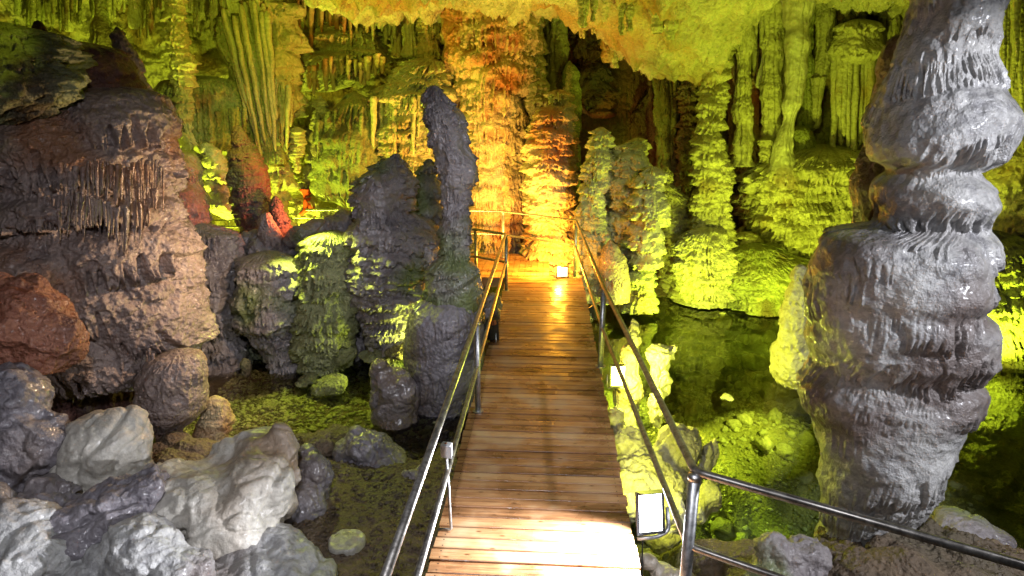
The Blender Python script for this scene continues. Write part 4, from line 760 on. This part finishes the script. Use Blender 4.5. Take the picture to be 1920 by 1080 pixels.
def metal(name, c1, c2, rough, metallic=.9):
    m, N, L, B = nt(name); t = N.new('ShaderNodeTexNoise'); t.inputs['Scale'].default_value = 22; t.inputs['Detail'].default_value = 8; t.inputs['Roughness'].default_value = .7
    g = N.new('ShaderNodeNewGeometry'); L.new(g.outputs['Position'], t.inputs['Vector'])
    r = N.new('ShaderNodeValToRGB'); r.color_ramp.elements[0].position = .4; r.color_ramp.elements[1].position = .62; r.color_ramp.elements[0].color = (*c1, 1); r.color_ramp.elements[1].color = (*c2, 1)
    L.new(t.outputs['Fac'], r.inputs[0]); L.new(r.outputs[0], B.inputs['Base Color']); B.inputs['Metallic'].default_value = metallic
    mr = N.new('ShaderNodeMapRange'); mr.inputs[3].default_value = rough-.1; mr.inputs[4].default_value = rough+.15; L.new(t.outputs['Fac'], mr.inputs[0]); L.new(mr.outputs[0], B.inputs['Roughness'])
    b = N.new('ShaderNodeBump'); b.inputs['Strength'].default_value = .15; b.inputs['Distance'].default_value = .004; L.new(t.outputs['Fac'], b.inputs['Height']); L.new(b.outputs[0], B.inputs['Normal'])
    return m
GALV = metal('galvanised_steel', (.30, .31, .32), (.58, .58, .58), .38, .85)
PIPE = metal('worn_handrail_steel', (.24, .22, .20), (.50, .47, .43), .32, .85)
BLAK = metal('dark_housing', (.02, .02, .022), (.05, .05, .055), .5, .2)
WHIT = metal('grey_plastic', (.50, .51, .53), (.62, .63, .65), .45, 0)
RUSTM = metal('copper_clip', (.35, .10, .04), (.55, .20, .08), .5, .2)
CONC = rock('walkway_concrete', (.30, .27, .20), (.42, .38, .28), None, .7, .3, 1.5)
def glow(name, col, s_):
    m, N, L, B = nt(name); B.inputs['Base Color'].default_value = (.9, .9, .9, 1); B.inputs['Emission Color'].default_value = (*col, 1); B.inputs['Emission Strength'].default_value = s_; return m
GLW_W = glow('white_lamp_glass', (.85, .92, 1), 14); GLW_G = glow('green_lamp_glass', (1, 1, .35), 12); GLW_O = glow('orange_lamp_glass', (1, .72, .18), 5)

# ------------------------------------------------------------------ tubes and boxes
def tube_vf(pts, r, n=16, closed=True):
    P = [Vector(p) for p in pts]; V = []; Fs = []; up = None
    for i, p in enumerate(P):
        t = ((P[min(i+1, len(P)-1)]-P[max(i-1, 0)])).normalized()
        a = t.cross(Vector((0, 0, 1)));  a = a if a.length > .05 else t.cross(Vector((1, 0, 0)))
        if up is not None:
            a = up-t*up.dot(t)
        a.normalize(); up = a; b = t.cross(a)
        k_ = 1.0
        if 0 < i < len(P)-1:
            c = (P[i]-P[i-1]).normalized().dot((P[i+1]-P[i]).normalized()); k_ = 1/max(.6, math.sqrt((1+c)/2))
        for q in range(n):
            an = 2*math.pi*q/n; V.append(tuple(p+(a*math.cos(an)+b*math.sin(an))*r))
    for i in range(len(P)-1):
        for q in range(n): Fs.append((i*n+q, i*n+(q+1) % n, (i+1)*n+(q+1) % n, (i+1)*n+q))
    Fs.append(tuple(range(n))[::-1]); Fs.append(tuple((len(P)-1)*n+q for q in range(n)))
    return V, Fs
def bend(pts, rad=.06, k=5):
    out = [Vector(pts[0])]
    for i in range(1, len(pts)-1):
        p, a, b = Vector(pts[i]), Vector(pts[i-1]), Vector(pts[i+1])
        u, v = (a-p), (b-p); q = min(rad, u.length*.4, v.length*.4); u = p+u.normalized()*q; v = p+v.normalized()*q
        for j in range(k+1):
            t = j/k; out.append(u*(1-t)**2+p*2*t*(1-t)+v*t*t)
    out.append(Vector(pts[-1])); return out
def tube(name, pts, r, mat, parent=None, loc=(0, 0, 0), n=16):
    v, f = tube_vf(pts, r, n); o = pylink(name, v, f, mat, parent, (0, 0, 0), True)
    return o
def bevel_box(name, size, mat, parent=None, loc=(0, 0, 0), rot=(0, 0, 0), bev=.006):
    v, f = box_vf(-size[0]/2, size[0]/2, -size[1]/2, size[1]/2, -size[2]/2, size[2]/2)
    o = pylink(name, v, f, mat, parent); o.location = loc; o.rotation_euler = rot
    if bev:
        b = o.modifiers.new('b', 'BEVEL'); b.width = bev; b.segments = 2
    return o

# ------------------------------------------------------------------ boardwalk
ANG = -math.radians(3.45)          # the walk runs 3.45 degrees to the right of the view
root = empty('boardwalk', (0, 0, 0), 'wet plank boardwalk leading straight away over the pools', 'boardwalk')
root.rotation_euler = (0, 0, ANG)
LX, RX = -.785, .655               # edges in the walk's own frame
def planks(x0f, x1f, y0, y1, seed, pitch=.122, vert_axis=False):
    V, Fs = [], []; r = np.random.RandomState(seed); y = y0
    k = math.ceil(y0/pitch)
    while (k+1)*pitch <= y1:
        a, b = k*pitch+.0045, (k+1)*pitch-.0045; z = r.uniform(-.003, .003); xa = x0f(a)+r.uniform(-.012, .012); xb = x1f(a)+r.uniform(-.012, .012)
        c = .004; t = r.uniform(-.0015, .0015); o = len(V)
        ring = [(a, z-.032), (a, z-c), (a+c, z), (b-c, z+t), (b, z-c), (b, z-.032)]
        V += [(xa, p, q) for p, q in ring]+[(xb, p, q) for p, q in ring]
        for i in range(6):
            j = (i+1) % 6; Fs.append((o+i, o+6+i, o+6+j, o+j))
        Fs.append(tuple(o+i for i in range(6))); Fs.append(tuple(o+6+i for i in reversed(range(6))))
        k += 1
    return V, Fs
v, f = planks(lambda y: LX, lambda y: RX, 1.2, 11.35, 1); pylink('planks', v, f, WOOD, root)
for xx in (LX+.06, RX-.06, -.06):
    v, f = box_vf(xx-.04, xx+.04, 1.0, 11.3, -.20, -.036); pylink('beam', v, f, WOOD, root)
for yy in (4.2, 7.0, 9.6):
    for xx in (LX+.2, RX-.2):
        v, f = tube_vf([(xx, yy, -1.6), (xx, yy, -.2)], .05, 12); pylink('support_post', v, f, GALV, root, smooth=True)

land = empty('landing_walkway', (0, 11.3, 0), 'orange-lit plank landing turning left at the end of the boardwalk', 'boardwalk')
land.rotation_euler = (0, 0, ANG)
def pl2(y0, y1):
    V, Fs = [], []; r = np.random.RandomState(4); x = RX+.05; 
    while x > -9.0:
        a, b = x-.119, x-.003; z = r.uniform(-.003, .003)-.012; o = len(V)
        near = y0 if True else y0; far = y1
        for (p, q) in ((a, near), (b, near), (b, far), (a, far)): V.append((p, q, z))
        for (p, q) in ((a, near), (b, near), (b, far), (a, far)): V.append((p, q, z-.03))
        Fs += [(o, o+1, o+2, o+3), (o+7, o+6, o+5, o+4), (o, o+4, o+5, o+1), (o+1, o+5, o+6, o+2), (o+2, o+6, o+7, o+3), (o+3, o+7, o+4, o)]
        x -= .122
    return V, Fs
v, f = pl2(.06, 2.15); pylink('planks', v, f, WOOD, land)
for yy in (.15, 2.0):
    v, f = box_vf(-9, RX+.04, yy-.04, yy+.04, -.22, -.046); pylink('beam', v, f, WOOD, land)

# ------------------------------------------------------------------ railings
def w2(x, y, z=0):      # walk frame to world
    c, s_ = math.cos(ANG), math.sin(ANG); return (x*c-y*s_, x*s_+y*c, z)
def railing(name, label, top, posts, r=.024, pr=.03, mid=.5, mat=PIPE, pmat=GALV, zb=0.):
    rt = empty(name, (posts[0][0], posts[0][1], zb), label, 'railing')
    off = Vector((posts[0][0], posts[0][1], zb))
    def sub(nm, pts, rr, mm):
        v, f = tube_vf([Vector(p)-off for p in pts], rr); pylink(nm, v, f, mm, rt, smooth=True)
    sub('handrail', bend(top), r, mat)
    sub('mid_rail', bend([(p[0], p[1], p[2]-mid) for p in top]), r*.9, mat)
    for p in posts:
        sub('post', [(p[0], p[1], zb+(p[3] if len(p) > 3 else -.12)), (p[0], p[1], p[2]-r*.6)], pr, pmat)
        if len(p) < 4:
            v, f = tube_vf([Vector((p[0], p[1], zb+.0015))-off, Vector((p[0], p[1], zb+.010))-off], pr*1.9, 20); pylink('base_plate', v, f, pmat, rt)
        v, f = tube_vf([Vector((p[0], p[1], p[2]-.05))-off, Vector((p[0], p[1], p[2]-.02))-off], pr*1.15); pylink('weld_collar', v, f, PIPE, rt, smooth=True)
    return rt
la = at(725, 1080, 2.27); la2 = (la[0]-.10, .6, 1.0)
railing('left_railing'.replace('left_', 'pipe_'), 'two-bar steel pipe railing along the left edge of the boardwalk, turning left at its end', 
        [(-.66, .5, 1.0), (-.353, 5.8, 1.0), (-.11, 10.45, 1.0), (-.66, 10.9, 1.0), (-3.2, 11.05, 1.0), (-5.5, 11.2, 1.0)],
        [(-.353, 5.8, 1.0), (-.10, 10.42, 1.0), (-.66, 10.92, 1.0), (-2.9, 11.05, 1.0), (-.62, 1.2, 1.0)])
railing('pipe_railing', 'two-bar steel railing along the right edge of the boardwalk, bending outwards near the viewer',
        [(3.6, 1.55, 1.0), (1.045, 3.09, 1.0), (1.09, 6.99, 1.0), (1.25, 11.9, 1.0), (-.19, 13.05, 1.0), (-.97, 13.2, 1.0), (-4.5, 13.35, 1.0)],
        [(1.045, 3.09, 1.0, -1.2), (1.085, 6.99, 1.0), (1.25, 11.85, 1.0), (-.19, 13.05, 1.0), (-2.6, 13.25, 1.0), (3.4, 1.67, 1.0, -1.5)], pr=.034)
# far walkway with its railing and the visitor
v, f = box_vf(-9.5, -3.0, 15.9, 17.2, -.85, -.62)
tag(pylink('far_walkway', v, f, CONC), 'concrete walkway passing behind the dark stalagmites on the left', 'walkway', kind='structure')
railing('pipe_railing', 'yellow-lit pipe railing of the far walkway in front of the person in red',
        [(-9.4, 15.6, .33), (-6.0, 15.95, .40), (-3.2, 15.95, .40)], [(-8.8, 15.66, .34), (-7.35, 15.8, .37), (-5.72, 15.95, .40), (-4.0, 15.95, .40)], zb=-.7, mid=.42, r=.022, pr=.028)

# ------------------------------------------------------------------ junction box on its slender post
jb = on(846, 995, 0.0); jt = empty('junction_box_post', jb, 'pale grey junction box on a slender upright conduit at the left edge of the boardwalk', 'junction box')
ph = .62
v, f = tube_vf([(-.10, 0, .014), (-.004, 0, .014), (0, 0, .02), (-.015, 0, ph)], .0105, 12); pylink('conduit', v, f, GALV, jt, smooth=True)
bevel_box('box', (.075, .06, .10), WHIT, jt, (-.015, 0, ph+.05), (0, 0, -.25), .006)
bevel_box('lid', (.068, .006, .092), WHIT, jt, (-.007, -.033, ph+.05), (0, 0, -.25), .002)
v, f = tube_vf([(-.02, .0, ph+.100), (-.02, .0, ph+.104)], .008, 12); pylink('cap', v, f, RUSTM, jt, smooth=True)

# ------------------------------------------------------------------ floodlights
def floodlight(label, loc, yaw, pitch, size, glass, arm=True, bright=True):
    rt = empty('floodlight', loc, label, 'floodlight'); rt.rotation_euler = (0, 0, yaw)
    w_, h_, d_ = size
    def R(p):
        y, z = p[1]*math.cos(pitch)-p[2]*math.sin(pitch), p[1]*math.sin(pitch)+p[2]*math.cos(pitch); return (p[0], y, z)
    # tapered body, open to -y
    fr_ = [(-w_/2, -d_/2, -h_/2), (w_/2, -d_/2, -h_/2), (w_/2, -d_/2, h_/2), (-w_/2, -d_/2, h_/2)]
    bk = [(-w_*.34, d_/2, -h_*.34), (w_*.34, d_/2, -h_*.34), (w_*.34, d_/2, h_*.34), (-w_*.34, d_/2, h_*.34)]
    V_ = [R(p) for p in fr_+bk]; F_ = [(0, 4, 5, 1), (1, 5, 6, 2), (2, 6, 7, 3), (3, 7, 4, 0), (4, 7, 6, 5), (0, 1, 2, 3)]
    pylink('housing', V_, F_, BLAK, rt)
    V_, F_ = [], []
    for (x0, x1, z0, z1) in ((-w_/2-.008, w_/2+.008, h_/2-.012, h_/2+.008), (-w_/2-.008, w_/2+.008, -h_/2-.008, -h_/2+.012), (-w_/2-.008, -w_/2+.012, -h_/2+.012, h_/2-.012), (w_/2-.012, w_/2+.008, -h_/2+.012, h_/2-.012)):
        a, b = box_vf(x0, x1, -d_/2-.018, -d_/2+.006, z0, z1); o_ = len(V_); V_ += [R(p) for p in a]; F_ += [tuple(i+o_ for i in q) for q in b]
    pylink('bezel', V_, F_, BLAK, rt)
    a, b = box_vf(-w_/2+.012, w_/2-.012, -d_/2-.012, -d_/2-.004, -h_/2+.012, h_/2-.012); pylink('glass', [R(p) for p in a], b, glass, rt)
    vz = h_/2+.010; V_ = [R(p) for p in [(-w_/2-.008, -d_/2+.0, vz), (w_/2+.008, -d_/2+.0, vz), (w_/2-.01, -d_/2-.11, vz+.015), (-w_/2+.01, -d_/2-.11, vz+.015),
        (-w_/2-.008, -d_/2+.0, vz+.006), (w_/2+.008, -d_/2+.0, vz+.006), (w_/2-.01, -d_/2-.11, vz+.021), (-w_/2+.01, -d_/2-.11, vz+.021)]]
    pylink('visor', V_, [(0, 3, 2, 1), (4, 5, 6, 7), (0, 1, 5, 4), (1, 2, 6, 5), (2, 3, 7, 6), (3, 0, 4, 7)], BLAK, rt)
    v, f = tube_vf(bend([R((0, d_/2-.005, -.02)), (.03, d_/2+.10, -.06), (.06, d_/2+.13, -h_/2-.25), (.05, d_/2+.05, -h_/2-.75)], .08, 6), .006, 8); pylink('cable', v, f, BLAK, rt, smooth=True)
    if arm:
        v, f = tube_vf(bend([(-w_/2-.02, 0, 0), (-w_/2-.02, .0, -h_/2-.05), (w_/2+.02, .0, -h_/2-.05), (w_/2+.02, 0, 0)], .03), .008, 10); pylink('bracket', v, f, GALV, rt, smooth=True)
    return rt
wl = at(1213, 955, 3.98)
fw = floodlight('white-glaring floodlight in a dark housing just outside the near right edge of the boardwalk', wl, .15, -.25, (.20, .30, .12), GLW_W, False)
v, f = tube_vf(bend([(-.10, -.10, -.17), (.06, -.10, -.17), (.15, -.08, -.14), (.15, -.02, .02)], .07), .016, 12); pylink('bracket', v, f, GALV, fw, smooth=True)
gl_ = at(1155, 702, 6.95)
floodlight('yellow-green glowing floodlight under the middle of the right railing', gl_, .10, -.1, (.17, .26, .10), GLW_G, True)
ol = at(1053, 508, 11.28)
floodlight('orange-glowing square floodlight standing at the far right corner of the boardwalk', (ol[0], ol[1], .13), .15, .0, (.22, .20, .10), GLW_O, True)
bl = at(918, 622, 7.9)
fl_ = floodlight('unlit dark floodlight with a copper-coloured corner beside the left edge of the boardwalk', bl, 2.6, -.1, (.17, .26, .14), BLAK, True)
bevel_box('clip', (.06, .05, .06), RUSTM, fl_, (-.07, .0, .14), (0, .3, 0), .006)
bl = at(1110, 585, 9.3)
floodlight('small dark floodlight clamped under the right railing where the boardwalk ends', bl, 1.2, -.2, (.10, .22, .09), BLAK, True)

# ------------------------------------------------------------------ visitor in red
PR = empty('person', (-5.42, 16.5, -.62), 'person in a red hooded jacket and grey trousers leaning towards the far railing', 'person')
def skinned(name, pts, edges, mat, parent, levels=2, root_i=0):
    me = bpy.data.meshes.new(name); me.from_pydata([p[:3] for p in pts], edges, []); o = bpy.data.objects.new(name, me); COL.objects.link(o)
    sk = o.modifiers.new('s', 'SKIN'); sk.use_smooth_shade = True
    for i, p in enumerate(pts):
        q = p[3] if isinstance(p[3], tuple) else (p[3], p[3]); me.skin_vertices[0].data[i].radius = q; me.skin_vertices[0].data[i].use_root = (i == root_i)
    sb = o.modifiers.new('u', 'SUBSURF'); sb.levels = levels; sb.render_levels = levels
    dg = bpy.context.evaluated_depsgraph_get(); m2 = bpy.data.meshes.new_from_object(o.evaluated_get(dg)); bpy.data.objects.remove(o)
    for p in m2.polygons: p.use_smooth = True
    m2.name = name; m2.materials.clear(); m2.materials.append(mat); o = bpy.data.objects.new(name, m2); COL.objects.link(o); o.parent = parent; return o
def plain(name, c, r=.8):
    m, N, L, B = nt(name); t = N.new('ShaderNodeTexNoise'); t.inputs['Scale'].default_value = 18; q = N.new('ShaderNodeMix'); q.data_type = 'RGBA'
    q.inputs[6].default_value = (*[x*.8 for x in c], 1); q.inputs[7].default_value = (*[min(1, x*1.2) for x in c], 1); L.new(t.outputs['Fac'], q.inputs[0]); L.new(q.outputs[2], B.inputs['Base Color']); B.inputs['Roughness'].default_value = r
    return m
SKIN = plain('skin', (.45, .26, .18), .5); JACK = plain('red_jacket', (.42, .035, .02)); TROU = plain('grey_trousers', (.12, .13, .10)); HAIR = plain('dark_hair', (.05, .025, .015)); SHOE = plain('dark_shoes', (.04, .035, .03))
# facing left (-x), bowed a little
body = skinned('body', [(0, 0, .92, .12), (0, 0, 1.1, (.13, .10)), (-.04, 0, 1.32, (.17, .11)), (-.09, 0, 1.46, .055), (-.12, 0, 1.54, .06), (-.15, 0, 1.63, (.085, .10)), (-.15, 0, 1.71, .075),
               (-.05, -.19, 1.40, .055), (-.08, -.23, 1.14, .042), (-.28, -.20, 1.03, .034), (-.36, -.19, 1.02, .032), (-.05, .19, 1.40, .055), (-.08, .23, 1.14, .042), (-.28, .20, 1.03, .034), (-.36, .19, 1.02, .032),
               (0, -.10, .86, .085), (-.03, -.11, .47, .056), (.02, -.11, .08, .042), (-.12, -.12, .04, .04), (0, .10, .86, .085), (.03, .11, .47, .056), (.10, .11, .08, .042), (-.04, .12, .04, .04)],
              [(0, 1), (1, 2), (2, 3), (3, 4), (4, 5), (5, 6), (2, 7), (7, 8), (8, 9), (9, 10), (2, 11), (11, 12), (12, 13), (13, 14), (0, 15), (15, 16), (16, 17), (17, 18), (0, 19), (19, 20), (20, 21), (21, 22)], SKIN, PR)
for sy in (-1, 1):
    for k_, (dy, ln) in enumerate([(-.024, .065), (-.008, .075), (.008, .072), (.024, .06)]):
        skinned('finger', [(-.37, sy*.19+dy, 1.02, .009), (-.37-ln*.55, sy*.19+dy, 1.02, .008), (-.37-ln, sy*.19+dy, .995, .007)], [(0, 1), (1, 2)], SKIN, body, 1)
    skinned('thumb', [(-.35, sy*.16, 1.03, .011), (-.385, sy*.145, 1.03, .009), (-.41, sy*.15, 1.015, .008)], [(0, 1), (1, 2)], SKIN, body, 1)
skinned('nose', [(-.235, 0, 1.645, .014), (-.255, 0, 1.625, .015)], [(0, 1)], SKIN, body, 1)
skinned('jacket', [(0, 0, .84, (.165, .145)), (0, 0, 1.1, (.165, .135)), (-.04, 0, 1.34, (.20, .14)), (-.085, 0, 1.46, (.09, .09)), (-.05, -.20, 1.41, .075), (-.08, -.245, 1.14, .062), (-.26, -.205, 1.04, .05), (-.05, .20, 1.41, .075), (-.08, .245, 1.14, .062), (-.26, .205, 1.04, .05)],
        [(0, 1), (1, 2), (2, 3), (2, 4), (4, 5), (5, 6), (2, 7), (7, 8), (8, 9)], JACK, PR)
skinned('trousers', [(0, 0, .93, (.15, .13)), (0, -.10, .84, .105), (-.03, -.115, .47, .075), (.02, -.115, .10, .062), (0, .10, .84, .105), (.03, .115, .47, .075), (.10, .115, .10, .062)], [(0, 1), (1, 2), (2, 3), (0, 4), (4, 5), (5, 6)], TROU, PR)
skinned('hood', [(-.125, 0, 1.60, (.11, .115)), (-.12, 0, 1.70, (.115, .115)), (-.06, 0, 1.52, (.09, .10))], [(2, 0), (0, 1)], JACK, PR)
for sx, sy in ((0, -.118), (.08, .118)):
    skinned('shoe', [(sx+.02, sy, .055, (.05, .05)), (sx-.08, sy, .045, (.045, .04)), (sx-.17, sy, .035, (.04, .03))], [(0, 1), (1, 2)], SHOE, PR)
